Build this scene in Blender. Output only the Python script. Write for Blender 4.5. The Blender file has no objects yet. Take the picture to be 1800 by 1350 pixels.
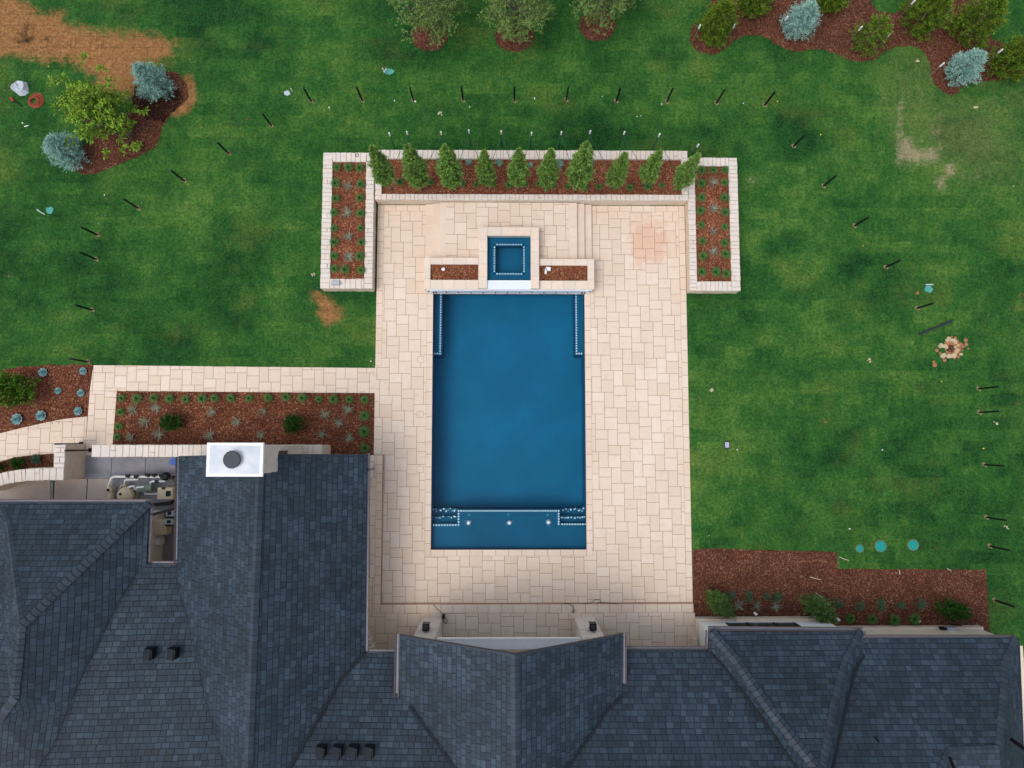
import bpy, bmesh, math, random
import numpy as np
from mathutils import Vector, Matrix
random.seed(7); rng = np.random.default_rng(7)
SC = bpy.context.scene
COL = SC.collection

# ------------------------------------------------------------------ camera
H = 33.3; FPX = 1200.0; NX, NY = 890.0, 772.0        # height, focal length and nadir in photo pixels (1800 x 1350)
def _n(v): return v/np.linalg.norm(v)
_zc = -_n(np.array([(NX-900)/FPX, -(NY-675)/FPX, -1.0]))
_xw = _n(np.array([1.0, 0, 0])-_zc*_zc[0]); _yw = np.cross(_zc, _xw)
M3 = np.array([_xw, _yw, _zc])
def P(px, py, z=0.0):
    w = M3 @ np.array([(px-900)/FPX, -(py-675)/FPX, -1.0])
    t = (z-H)/w[2]
    return (float(w[0]*t), float(w[1]*t), float(z))
cd = bpy.data.cameras.new('camera'); cam = bpy.data.objects.new('camera', cd); COL.objects.link(cam)
mw = Matrix(M3.tolist()).to_4x4(); mw.translation = (0, 0, H); cam.matrix_world = mw
cd.sensor_fit = 'HORIZONTAL'; cd.sensor_width = 36; cd.lens = 24; cd.clip_end = 2000; cd.clip_start = 0.5
SC.camera = cam
# ------------------------------------------------------------------ light
SUN_EL, SUN_AZ = 61.0, 236.0          # degrees; azimuth clockwise from north (+Y)
wd = bpy.data.worlds.new("World"); SC.world = wd; wd.use_nodes = True
nt = wd.node_tree; bg = nt.nodes['Background']
sky = nt.nodes.new('ShaderNodeTexSky'); sky.sky_type = 'NISHITA'; sky.sun_disc = False
sky.sun_elevation = math.radians(SUN_EL); sky.sun_rotation = math.radians(SUN_AZ); sky.air_density = 1.2; sky.dust_density = 3.0; sky.ozone_density = 1.0
hs = nt.nodes.new('ShaderNodeHueSaturation'); hs.inputs['Saturation'].default_value = 0.42; nt.links.new(sky.outputs[0], hs.inputs['Color']); nt.links.new(hs.outputs[0], bg.inputs[0]); bg.inputs[1].default_value = 0.15
sd = bpy.data.lights.new('sun', 'SUN'); sd.energy = 0.66; sd.angle = math.radians(34); sd.color = (1.0, 0.92, 0.80)
so = bpy.data.objects.new('sun', sd); COL.objects.link(so)
_a = math.radians(SUN_AZ); _e = math.radians(SUN_EL)
_dir = Vector((math.sin(_a)*math.cos(_e), math.cos(_a)*math.cos(_e), math.sin(_e)))
so.rotation_euler = _dir.to_track_quat('Z', 'Y').to_euler()
SC.view_settings.view_transform = 'Standard'; SC.view_settings.look = 'None'
SC.view_settings.exposure = 0.44; SC.view_settings.gamma = 1.0
SC.render.engine = 'CYCLES'

# ------------------------------------------------------------------ materials
class NB:
    def __init__(s, name):
        s.m = bpy.data.materials.new(name); s.m.use_nodes = True; s.t = s.m.node_tree
        s.b = s.t.nodes['Principled BSDF']; s.b.inputs['Roughness'].default_value = 0.85
        s.b.inputs['Specular IOR Level'].default_value = 0.25
    def n(s, typ, **kw):
        o = s.t.nodes.new(typ)
        for k, v in kw.items(): setattr(o, k, v)
        return o
    def put(s, sock, v):
        if hasattr(v, 'is_output'): s.t.links.new(v, sock)
        elif v is not None:
            if isinstance(v, (tuple, list)) and len(v) == 3 and sock.type == 'RGBA': v = (*v, 1)
            sock.default_value = v
    def math(s, op, a, b=None, c=None, clamp=False):
        o = s.n('ShaderNodeMath', operation=op, use_clamp=clamp)
        s.put(o.inputs[0], a); s.put(o.inputs[1], b)
        if c is not None: s.put(o.inputs[2], c)
        return o.outputs[0]
    def mix(s, f, a, b, mode='MIX'):
        o = s.n('ShaderNodeMix', data_type='RGBA', blend_type=mode)
        s.put(o.inputs[0], f); s.put(o.inputs[6], a); s.put(o.inputs[7], b); return o.outputs[2]
    def pos(s): return s.n('ShaderNodeNewGeometry').outputs['Position']
    def obj(s): return s.n('ShaderNodeTexCoord').outputs['Object']
    def uv(s): return s.n('ShaderNodeTexCoord').outputs['UV']
    def attr(s, name): return s.n('ShaderNodeAttribute', attribute_name=name).outputs['Fac']
    def noise(s, vec, scale, detail=3, rough=0.55, dim='3D'):
        o = s.n('ShaderNodeTexNoise', noise_dimensions=dim); s.put(o.inputs['Vector'], vec)
        o.inputs['Scale'].default_value = scale; o.inputs['Detail'].default_value = detail; o.inputs['Roughness'].default_value = rough
        return o.outputs['Fac']
    def ncol(s, vec, scale, detail=3):
        o = s.n('ShaderNodeTexNoise'); s.put(o.inputs['Vector'], vec)
        o.inputs['Scale'].default_value = scale; o.inputs['Detail'].default_value = detail
        return o.outputs['Color']
    def vor(s, vec, scale, feature='F1'):
        o = s.n('ShaderNodeTexVoronoi', feature=feature); s.put(o.inputs['Vector'], vec); o.inputs['Scale'].default_value = scale
        return o
    def ramp(s, f, stops):
        o = s.n('ShaderNodeValToRGB'); s.put(o.inputs[0], f); e = o.color_ramp.elements
        while len(e) < len(stops): e.new(0.5)
        for i, (p, c) in enumerate(stops):
            e[i].position = p; e[i].color = (*c, 1) if len(c) == 3 else c
        return o.outputs[0]
    def step(s, x, lo, hi):
        o = s.n('ShaderNodeMapRange'); s.put(o.inputs[0], x); s.put(o.inputs[1], lo); s.put(o.inputs[2], hi); o.interpolation_type = 'SMOOTHSTEP'
        return o.outputs[0]
    def sep(s, v): o = s.n('ShaderNodeSeparateXYZ'); s.put(o.inputs[0], v); return o.outputs
    def comb(s, x, y, z=0.0):
        o = s.n('ShaderNodeCombineXYZ'); s.put(o.inputs[0], x); s.put(o.inputs[1], y); s.put(o.inputs[2], z); return o.outputs[0]
    def white(s, v): o = s.n('ShaderNodeTexWhiteNoise', noise_dimensions='3D'); s.put(o.inputs[0], v); return o.outputs['Value']
    def bump(s, h, dist, strength=1.0):
        o = s.n('ShaderNodeBump'); s.put(o.inputs['Height'], h); o.inputs['Distance'].default_value = dist; o.inputs['Strength'].default_value = strength
        s.t.links.new(o.outputs[0], s.b.inputs['Normal'])
    def done(s, col=None, rough=None, spec=None, metal=None):
        if col is not None: s.put(s.b.inputs['Base Color'], col)
        if rough is not None: s.put(s.b.inputs['Roughness'], rough)
        if spec is not None: s.b.inputs['Specular IOR Level'].default_value = spec
        if metal is not None: s.b.inputs['Metallic'].default_value = metal
        return s.m
def mul(c, k): return tuple(x*k for x in c)

def mat_plain(name, c, rough=0.6, metal=0.0, spec=0.4, var=0.12, scale=4):
    b = NB(name); p = b.obj(); n = b.noise(p, scale, 4)
    return b.done(b.mix(n, mul(c, 1-var), mul(c, 1+var)), rough, spec, metal)

def mat_leaf(name, dark, light, warm=None, rough=0.62):
    b = NB(name); a = b.attr('shade'); n = b.noise(b.obj(), 2.3, 2)
    f = b.math('ADD', b.math('MULTIPLY', a, 0.75), b.math('MULTIPLY', n, 0.35), clamp=True)
    c = b.mix(f, dark, light)
    if warm:
        c = b.mix(b.math('MULTIPLY', b.step(b.noise(b.obj(), 3.1, 2), 0.5, 0.75), 0.6), c, warm)
    return b.done(c, rough, 0.25)

def mat_lawn():
    b = NB('grass'); p = b.pos(); X, Y, Z = b.sep(p)
    big = b.noise(p, 0.16, 3, 0.6); mid = b.noise(p, 0.75, 3, 0.6); fine = b.noise(p, 7.0, 3, 0.7); vf = b.noise(p, 26.0, 2, 0.7)
    tuft = b.noise(b.comb(b.math('MULTIPLY', X, 1.0), b.math('MULTIPLY', Y, 0.55), Z), 3.2, 4, 0.65)
    # rolls of sod
    wob = b.noise(p, 1.4, 4, 0.7)
    row = b.math('FLOOR', b.math('DIVIDE', b.math('ADD', Y, b.math('MULTIPLY', wob, 0.22)), 0.585))
    u = b.math('ADD', b.math('DIVIDE', b.math('ADD', X, b.math('MULTIPLY', wob, 0.25)), 1.45), b.math('MULTIPLY', b.math('MODULO', b.math('ABSOLUTE', row), 2.0), 0.5))
    colr = b.math('FLOOR', u); cell = b.white(b.comb(colr, row, 3.0)); cell2 = b.white(b.comb(colr, row, 9.0))
    fv = b.math('FRACT', b.math('DIVIDE', b.math('ADD', Y, b.math('MULTIPLY', wob, 0.22)), 0.585)); fu = b.math('FRACT', u)
    seam = b.math('MAXIMUM', b.math('SUBTRACT', 1.0, b.step(fv, 0.0, 0.10)), b.math('SUBTRACT', 1.0, b.step(fu, 0.0, 0.035)))
    seam = b.math('MULTIPLY', seam, b.step(b.noise(p, 0.5, 2), 0.42, 0.62))
    f = b.math('ADD', b.math('MULTIPLY', b.math('SUBTRACT', big, 0.5), 1.0), b.math('MULTIPLY', b.math('SUBTRACT', mid, 0.5), 0.9))
    f = b.math('ADD', f, b.math('MULTIPLY', b.math('SUBTRACT', cell, 0.5), 0.25))
    f = b.math('ADD', f, b.math('MULTIPLY', b.math('SUBTRACT', tuft, 0.5), 0.75))
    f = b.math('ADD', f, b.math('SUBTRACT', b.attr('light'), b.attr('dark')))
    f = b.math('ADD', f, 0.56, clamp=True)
    c = b.ramp(f, [(0.0, (0.006, 0.038, 0.010)), (0.28, (0.012, 0.068, 0.015)), (0.60, (0.031, 0.118, 0.021)), (1.0, (0.092, 0.185, 0.036))])
    warm = b.step(b.math('ADD', b.noise(p, 0.33, 4, 0.6), b.math('MULTIPLY', cell2, 0.10)), 0.55, 0.82)
    c = b.mix(b.math('MULTIPLY', warm, 0.5), c, (0.115, 0.160, 0.032))
    c = b.mix(b.math('MULTIPLY', seam, 0.28), c, (0.008, 0.020, 0.008))
    g = b.math('ADD', b.math('MULTIPLY', fine, 0.5), b.math('MULTIPLY', vf, 0.5))
    g = b.step(g, 0.36, 0.66)
    c = b.mix(g, b.mix(1.0, c, (0.40, 0.46, 0.5), 'MULTIPLY'), b.mix(1.0, c, (1.5, 1.42, 1.35), 'MULTIPLY'))
    # thin places where the soil and straw show
    thin = b.step(b.math('ADD', b.attr('yellow'), b.math('MULTIPLY', b.math('SUBTRACT', b.noise(p, 2.2, 4, 0.7), 0.5), 0.9)), 0.25, 0.95)
    c = b.mix(b.math('MULTIPLY', thin, 0.62), c, b.mix(g, (0.085, 0.12, 0.035), (0.22, 0.235, 0.08)))
    pale = b.step(b.math('ADD', b.attr('pale'), b.math('MULTIPLY', b.math('SUBTRACT', b.noise(p, 2.4, 6, 0.8), 0.5), 1.5)), 0.22, 0.80)
    c = b.mix(b.math('MULTIPLY', pale, 0.72), c, b.mix(g, (0.20, 0.155, 0.09), (0.42, 0.34, 0.235)))
    dd = b.step(b.math('ADD', b.attr('dead'), b.math('MULTIPLY', b.math('SUBTRACT', b.noise(p, 1.5, 6, 0.75), 0.5), 1.15)), 0.30, 0.72)
    straw = b.mix(b.step(b.noise(p, 3.4, 5, 0.75), 0.3, 0.7), b.mix(g, (0.11, 0.046, 0.018), (0.31, 0.135, 0.050)), b.mix(g, (0.21, 0.095, 0.038), (0.48, 0.25, 0.105)))
    straw = b.mix(b.math('MULTIPLY', b.math('SUBTRACT', cell, 0.3), 0.6), straw, (0.27, 0.125, 0.05))
    s2 = b.math('MAXIMUM', b.math('SUBTRACT', 1.0, b.step(fv, 0.0, 0.09)), b.math('SUBTRACT', 1.0, b.step(fu, 0.0, 0.04)))
    straw = b.mix(b.math('MULTIPLY', s2, b.math('MULTIPLY', b.step(b.noise(p, 0.9, 5, 0.75), 0.38, 0.62), 0.8)), straw, (0.04, 0.022, 0.014))
    rot = b.step(b.math('ADD', b.attr('soil'), b.math('MULTIPLY', b.math('SUBTRACT', b.noise(p, 2.2, 5, 0.7), 0.5), 1.6)), 0.45, 0.95)
    straw = b.mix(rot, straw, (0.035, 0.017, 0.012))
    c = b.mix(b.math('MULTIPLY', dd, 0.93), c, straw)
    b.bump(b.math('ADD', b.math('MULTIPLY', fine, 0.6), b.math('MULTIPLY', tuft, 0.8)), 0.10, 0.7)
    return b.done(c, 0.9, 0.1)

def mat_mulch(name, a, d, e, light):
    b = NB(name); p = b.pos(); w = b.ncol(p, 6, 2)
    v = b.n('ShaderNodeVectorMath', operation='ADD'); b.put(v.inputs[0], p)
    sc = b.n('ShaderNodeVectorMath', operation='SCALE'); b.put(sc.inputs[0], w); sc.inputs['Scale'].default_value = 0.12; b.put(v.inputs[1], sc.outputs[0])
    vo = b.vor(v.outputs[0], 24); r = b.sep(vo.outputs['Color'])[0]
    n = b.noise(p, 0.9, 4, 0.6)
    c = b.ramp(r, [(0.0, a), (0.5, d), (0.86, e), (0.97, light)])
    c = b.mix(b.math('MULTIPLY', b.step(n, 0.35, 0.7), 0.5), c, mul(a, 0.9))
    b.bump(b.math('ADD', r, b.math('MULTIPLY', b.noise(p, 5, 3), 0.8)), 0.05, 0.8)
    return b.done(c, 0.95, 0.1)

def mat_stone(name, base, warm, dark, sc=1.0, rough=0.85):
    b = NB(name); p = b.obj(); sh = b.attr('shade')
    n = b.noise(p, 1.3*sc, 5, 0.6); f = b.noise(p, 14*sc, 4, 0.65)
    c = b.mix(b.step(sh, 0.0, 1.0), mul(base, 0.93), mul(base, 1.05))
    c = b.mix(b.math('MULTIPLY', b.step(b.math('ADD', n, b.math('MULTIPLY', b.math('SUBTRACT', sh, 0.5), 0.5)), 0.4, 0.75), 0.55), c, warm)
    c = b.mix(b.math('MULTIPLY', b.step(f, 0.52, 0.72), 0.35), c, dark)
    b.bump(b.math('ADD', f, b.math('MULTIPLY', n, 0.5)), 0.012, 0.6)
    return b.done(c, rough, 0.2)

def mat_paver():
    b = NB('limestone_paver'); p = b.pos(); sh = b.attr('shade'); X, Y, Z = b.sep(p)
    base = b.ramp(sh, [(0.0, (0.660, 0.530, 0.422)), (0.35, (0.685, 0.560, 0.458)), (0.75, (0.70, 0.578, 0.478)), (1.0, (0.71, 0.605, 0.515))])
    n = b.noise(p, 0.35, 4, 0.6); m = b.noise(p, 3.0, 5, 0.65); f = b.noise(p, 22, 3, 0.7)
    c = b.mix(b.math('MULTIPLY', b.step(n, 0.4, 0.75), 0.45), base, (0.61, 0.46, 0.355))
    c = b.mix(b.math('MULTIPLY', b.step(m, 0.5, 0.75), 0.30), c, (0.52, 0.37, 0.27))
    c = b.mix(b.math('MULTIPLY', b.step(f, 0.55, 0.75), 0.14), c, (0.38, 0.27, 0.2))
    # rust coloured clay stain near the right planter
    sx, sy, _ = P(1138, 425)
    d = b.math('ADD', b.math('POWER', b.math('DIVIDE', b.math('SUBTRACT', X, sx), 1.15), 2.0), b.math('POWER', b.math('DIVIDE', b.math('SUBTRACT', Y, sy), 1.5), 2.0))
    st = b.step(b.math('ADD', d, b.math('MULTIPLY', b.math('SUBTRACT', b.noise(p, 1.6, 5, 0.7), 0.5), 3.0)), 1.15, 0.2)
    c = b.mix(b.math('MULTIPLY', st, 0.42), c, (0.60, 0.27, 0.14))
    b.bump(b.math('ADD', m, b.math('MULTIPLY', f, 0.5)), 0.006, 0.5)
    return b.done(c, 0.8, 0.25)

def mat_shingle(name, k=1.0):
    b = NB(name); uv = b.uv(); U, V, _ = b.sep(uv)
    V2 = b.math('ADD', V, b.math('MULTIPLY', b.noise(b.comb(U, b.math('MULTIPLY', V, 0.3)), 1.6, 3), 0.05))
    vv = b.math('DIVIDE', V2, 0.228); row = b.math('FLOOR', vv); fv = b.math('FRACT', vv)
    r1 = b.white(b.comb(row, 1.7, 0.3))
    uu = b.math('ADD', b.math('DIVIDE', U, 0.285), b.math('MULTIPLY', r1, 7.0))
    wv = b.noise(b.comb(b.math('MULTIPLY', uu, 0.55), b.math('MULTIPLY', row, 3.37)), 1.0, 1)
    uu = b.math('ADD', uu, b.math('MULTIPLY', wv, 1.5))
    colr = b.math('FLOOR', uu); fu = b.math('FRACT', uu)
    r = b.white(b.comb(colr, row, 0.5)); r2 = b.white(b.comb(colr, row, 5.5))
    big = b.noise(uv, 0.35, 3); gr = b.noise(uv, 60, 2, 0.8); md = b.noise(uv, 6, 3, 0.7)
    t = b.math('ADD', b.math('ADD', b.math('MULTIPLY', r, 0.52), 0.07), b.math('MULTIPLY', b.step(big, 0.3, 0.7), 0.28))
    c = b.ramp(t, [(0.0, mul((0.007, 0.014, 0.026), k)), (0.35, mul((0.016, 0.030, 0.052), k)), (0.62, mul((0.027, 0.047, 0.078), k)), (0.85, mul((0.048, 0.076, 0.118), k))])
    c = b.mix(b.math('MULTIPLY', b.step(r2, 0.9, 0.98), 0.3), c, mul((0.034, 0.042, 0.047), k))
    c = b.mix(b.math('MULTIPLY', gr, 0.35), c, mul((0.012, 0.017, 0.024), k))
    c = b.mix(b.math('MULTIPLY', b.step(md, 0.45, 0.75), 0.3), c, mul((0.03, 0.042, 0.058), k))
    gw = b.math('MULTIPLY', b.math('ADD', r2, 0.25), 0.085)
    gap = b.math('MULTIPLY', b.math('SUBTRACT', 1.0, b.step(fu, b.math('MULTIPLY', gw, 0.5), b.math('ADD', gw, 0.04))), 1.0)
    lip = b.math('SUBTRACT', 1.0, b.step(fv, 0.03, 0.13))  # shadow line under each course's butt edge, painted into the shingle colour
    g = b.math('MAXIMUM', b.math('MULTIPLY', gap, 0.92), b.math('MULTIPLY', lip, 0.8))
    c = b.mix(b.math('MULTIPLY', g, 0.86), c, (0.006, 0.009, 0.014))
    h = b.math('MULTIPLY', b.math('SUBTRACT', 1.0, g), b.math('ADD', b.math('SUBTRACT', 1.3, b.math('MULTIPLY', fv, 0.6)), b.math('MULTIPLY', r, 0.35)))
    b.bump(b.math('ADD', h, b.math('MULTIPLY', gr, 0.1)), 0.016, 0.9)
    return b.done(b.mix(1.0, c, (0.93, 0.98, 0.93), 'MULTIPLY'), 0.66, 0.30)

def mat_cap():
    b = NB('ridge_shingle'); s = b.attr('shade'); n = b.noise(b.obj(), 40, 2, 0.8)
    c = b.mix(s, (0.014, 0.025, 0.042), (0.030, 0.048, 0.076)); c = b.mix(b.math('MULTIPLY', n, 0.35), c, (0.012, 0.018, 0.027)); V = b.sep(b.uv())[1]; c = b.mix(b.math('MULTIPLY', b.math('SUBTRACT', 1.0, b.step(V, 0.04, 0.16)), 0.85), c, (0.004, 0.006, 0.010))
    b.bump(n, 0.004, 0.6); return b.done(c, 0.62, 0.4)

def mat_water():
    b = NB('pool_water'); t = b.t; t.nodes.remove(b.b); out = [n for n in t.nodes if n.type == 'OUTPUT_MATERIAL'][0]
    tr = b.n('ShaderNodeBsdfTransparent'); tr.inputs[0].default_value = (0.80, 0.95, 0.98, 1)
    gl = b.n('ShaderNodeBsdfGlossy'); gl.inputs['Roughness'].default_value = 0.06
    fr = b.n('ShaderNodeFresnel'); fr.inputs[0].default_value = 1.18
    p = b.pos(); h = b.math('ADD', b.noise(p, 2.2, 4, 0.6), b.math('MULTIPLY', b.noise(p, 5, 2, 0.5), 0.2))
    bu = b.n('ShaderNodeBump'); b.put(bu.inputs['Height'], h); bu.inputs['Distance'].default_value = 0.02; bu.inputs['Strength'].default_value = 0.3
    t.links.new(bu.outputs[0], gl.inputs['Normal']); t.links.new(bu.outputs[0], fr.inputs['Normal'])
    mx = b.n('ShaderNodeMixShader'); t.links.new(fr.outputs[0], mx.inputs[0]); t.links.new(tr.outputs[0], mx.inputs[1]); t.links.new(gl.outputs[0], mx.inputs[2])
    t.links.new(mx.outputs[0], out.inputs[0]); return b.m

def mat_pool(nm='blue_pool_plaster', k=1.0):
    b = NB(nm); p = b.pos(); n = b.noise(p, 0.45, 5, 0.62); m = b.noise(p, 3.2, 4, 0.65); q = b.noise(b.comb(b.sep(p)[0], b.math('MULTIPLY', b.sep(p)[1], 2.5)), 1.3, 4, 0.6)
    c = b.mix(b.step(n, 0.25, 0.78), (0.0005, 0.104, 0.212), (0.0005, 0.138, 0.272))
    c = b.mix(b.math('MULTIPLY', b.step(m, 0.45, 0.75), 0.22), c, (0.001, 0.070, 0.140)); c = b.mix(b.math('MULTIPLY', b.step(q, 0.5, 0.72), 0.16), c, (0.001, 0.135, 0.25))
    return b.done(b.mix(1.0, c, (k, k, k), 'MULTIPLY'), 0.7, 0.2)

def mat_concrete(name, c0, c1, joint=True):
    b = NB(name); p = b.pos(); n = b.noise(p, 0.9, 5, 0.6); f = b.noise(p, 12, 4, 0.6)
    c = b.mix(b.step(n, 0.3, 0.7), c0, c1); c = b.mix(b.math('MULTIPLY', b.step(f, 0.5, 0.75), 0.2), c, mul(c0, 0.7)); b.bump(f, 0.003, 0.4)
    return b.done(c, 0.75, 0.3)

def mat_tile():
    b = NB('white_mosaic_tile'); X, Y, Z = b.sep(b.pos())
    g = None
    for a in (X, Y, Z):
        fr = b.math('FRACT', b.math('DIVIDE', a, 0.075)); k = b.math('SUBTRACT', 1.0, b.step(fr, 0.0, 0.22)); g = k if g is None else b.math('MAXIMUM', g, k)
    c = b.mix(b.math('MULTIPLY', g, 0.4), (0.70, 0.76, 0.84), (0.45, 0.55, 0.68)); return b.done(c, 0.3, 0.5)

M = dict(
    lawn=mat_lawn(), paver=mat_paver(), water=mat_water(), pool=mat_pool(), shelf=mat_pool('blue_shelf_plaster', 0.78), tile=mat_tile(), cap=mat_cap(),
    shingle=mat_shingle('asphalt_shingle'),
    mulch=mat_mulch('bark_mulch', (0.060, 0.020, 0.012), (0.150, 0.048, 0.026), (0.235, 0.090, 0.048), (0.40, 0.22, 0.13)),
    mulch_red=mat_mulch('fresh_bark_mulch', (0.095, 0.030, 0.016), (0.215, 0.070, 0.034), (0.32, 0.125, 0.062), (0.46, 0.26, 0.15)),
    mulch_dark=mat_mulch('dark_bark_mulch', (0.055, 0.020, 0.013), (0.115, 0.041, 0.025), (0.185, 0.076, 0.045), (0.29, 0.16, 0.10)),
    chip=None,
    limestone=mat_stone('white_limestone', (0.66, 0.60, 0.55), (0.60, 0.49, 0.40), (0.42, 0.36, 0.31)),
    ledge=mat_stone('tan_ledgestone', (0.64, 0.54, 0.44), (0.56, 0.42, 0.31), (0.30, 0.22, 0.16)),
    coping=mat_stone('cream_coping', (0.70, 0.60, 0.515), (0.68, 0.53, 0.42), (0.50, 0.39, 0.31), 0.6),
    grout=mat_concrete('grout', (0.25, 0.165, 0.115), (0.36, 0.25, 0.175)),
    riser=mat_concrete('step_riser', (0.32, 0.19, 0.13), (0.40, 0.26, 0.18)),
    concrete=mat_concrete('grey_concrete', (0.20, 0.205, 0.25), (0.30, 0.30, 0.345)),
    concrete_pink=mat_concrete('pale_concrete', (0.40, 0.34, 0.315), (0.50, 0.43, 0.39)),
    stucco=mat_concrete('cream_stucco', (0.60, 0.50, 0.40), (0.70, 0.61, 0.51)),
    cream=mat_concrete('pale_cream_stucco', (0.78, 0.68, 0.56), (0.84, 0.76, 0.65)), whitewall=mat_concrete('white_trim_paint', (0.70, 0.70, 0.70), (0.80, 0.80, 0.80)),
    capmetal=mat_concrete('chimney_cap_metal', (0.50, 0.55, 0.62), (0.68, 0.71, 0.75)),
    black=mat_plain('black_metal', (0.006, 0.007, 0.009), 0.6, 0, 0.25), vent=mat_plain('vent_metal', (0.012, 0.016, 0.023), 0.7, spec=.2), slate=mat_plain('dark_steel', (0.028, 0.037, 0.052), 0.5, 0.3),
    gutter=mat_plain('gutter_metal', (0.13, 0.135, 0.16), 0.4, 0.4), brown=mat_plain('brown_drip_edge', (0.10, 0.052, 0.04), 0.5, 0.2),
    dot=mat_plain('white_glass_tile', (0.88, 0.88, 0.88), 0.4, var=0.03), white=mat_plain('white_plastic', (0.76, 0.78, 0.80), 0.45), greymetal=mat_plain('grey_box', (0.36, 0.40, 0.46), 0.5),
    glass=mat_plain('window_glass', (0.02, 0.03, 0.035), 0.25, 0, 0.15),
    tan=mat_plain('tan_plastic', (0.55, 0.46, 0.33), 0.5), teal=mat_plain('teal_lid', (0.0, 0.245, 0.215), 0.6, var=0.2), blue=mat_plain('blue_plastic', (0.01, 0.10, 0.50), 0.5),
    paint=mat_plain('cyan_marker_plate', (0.07, 0.30, 0.26), 0.9, var=0.45, scale=9), red=mat_plain('red_hose', (0.42, 0.045, 0.035), 0.5), yellow=mat_plain('yellow_flag', (0.75, 0.62, 0.05), 0.7),
    green=mat_plain('green_stake', (0.015, 0.075, 0.04), 0.6), bark=mat_plain('bark', (0.20, 0.155, 0.12), 0.9, var=0.35, scale=20), soil=mat_plain('dry_soil', (0.20, 0.155, 0.085), 0.95, var=0.5, scale=12), clay=mat_plain('red_clay', (0.33, 0.15, 0.075), 0.95, var=0.4, scale=9),
    rock=mat_stone('pale_rock', (0.46, 0.38, 0.25), (0.50, 0.35, 0.2), (0.15, 0.10, 0.06), 3), bag=mat_plain('grey_cloth', (0.42, 0.46, 0.52), 0.7, var=0.25), sage=mat_plain('sage_cylinder', (0.16, 0.22, 0.18), 0.5),
    arb=mat_leaf('arborvitae_leaf', (0.048, 0.130, 0.018), (0.265, 0.440, 0.100)),
    spruce=mat_leaf('blue_spruce_needles', (0.065, 0.180, 0.165), (0.420, 0.660, 0.580)),
    maple=mat_leaf('young_maple_leaf', (0.075, 0.175, 0.012), (0.285, 0.440, 0.045)),
    olive=mat_leaf('oak_leaf', (0.055, 0.130, 0.025), (0.240, 0.350, 0.100), (0.20, 0.25, 0.10)),
    ever=mat_leaf('dark_evergreen_leaf', (0.012, 0.045, 0.005), (0.160, 0.270, 0.020), (0.20, 0.21, 0.03)),
    shrub=mat_leaf('boxwood_leaf', (0.004, 0.028, 0.003), (0.040, 0.130, 0.012)),
    laurel=mat_leaf('laurel_leaf', (0.010, 0.042, 0.004), (0.095, 0.220, 0.010)),
    juniper=mat_leaf('juniper_needles', (0.030, 0.085, 0.018), (0.140, 0.260, 0.065)),
    rosemary=mat_leaf('rosemary_leaf', (0.025, 0.085, 0.045), (0.100, 0.230, 0.130)),
    tuft=mat_leaf('liriope_blade', (0.012, 0.060, 0.012), (0.095, 0.250, 0.055)),
    yucca=mat_leaf('grey_yucca_blade', (0.090, 0.110, 0.075), (0.360, 0.390, 0.290)),
    agave=mat_leaf('blue_agave_blade', (0.065, 0.165, 0.120), (0.230, 0.410, 0.310)),
    blade=None,
    succ=mat_leaf('blue_succulent_leaf', (0.075, 0.190, 0.210), (0.240, 0.420, 0.430)),
)
def mat_chip():
    b = NB('bark_chip'); s = b.attr('shade'); return b.done(b.ramp(s, [(0, (0.035, 0.013, 0.009)), (0.55, (0.115, 0.041, 0.024)), (0.85, (0.19, 0.080, 0.044)), (0.955, (0.28, 0.15, 0.085)), (1, (0.50, 0.36, 0.24))]), 0.9, 0.1)
M['chip'] = mat_chip()
def mat_blade():
    b = NB('grass_blade'); s = b.attr('shade'); p = b.pos(); f = b.math('ADD', b.math('MULTIPLY', s, 0.6), b.math('MULTIPLY', b.math('SUBTRACT', b.noise(p, 0.3, 4, 0.6), 0.3), 0.9), clamp=True)
    return b.done(b.ramp(f, [(0.0, (0.010, 0.055, 0.010)), (0.5, (0.028, 0.112, 0.020)), (1.0, (0.105, 0.195, 0.042))]), 0.75, 0.2)
M['blade'] = mat_blade()

# ------------------------------------------------------------------ mesh building
def mesh_np(name, V, F, mats, shade=None, midx=None, uv=None, smooth=False):
    """V (n,3); F list of index lists or (m,k) array."""
    me = bpy.data.meshes.new(name)
    if isinstance(F, np.ndarray):
        k = F.shape[1]; m = F.shape[0]
        me.vertices.add(len(V)); me.vertices.foreach_set('co', np.asarray(V, dtype=np.float32).ravel())
        me.loops.add(m*k); me.loops.foreach_set('vertex_index', F.astype(np.int32).ravel())
        me.polygons.add(m); me.polygons.foreach_set('loop_start', np.arange(0, m*k, k, dtype=np.int32)); me.polygons.foreach_set('loop_total', np.full(m, k, dtype=np.int32))
    else:
        me.from_pydata([tuple(map(float, v)) for v in V], [], F)
    for m_ in mats: me.materials.append(m_)
    if midx is not None: me.polygons.foreach_set('material_index', np.asarray(midx, dtype=np.int32))
    if shade is not None:
        a = me.attributes.new('shade', 'FLOAT', 'FACE'); a.data.foreach_set('value', np.asarray(shade, dtype=np.float32))
    if uv is not None:
        l = me.uv_layers.new(name='UVMap'); l.data.foreach_set('uv', np.asarray(uv, dtype=np.float32).ravel())
    if smooth: me.polygons.foreach_set('use_smooth', np.ones(len(me.polygons), dtype=bool))
    me.update(calc_edges=True); me.validate()
    return me

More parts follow.
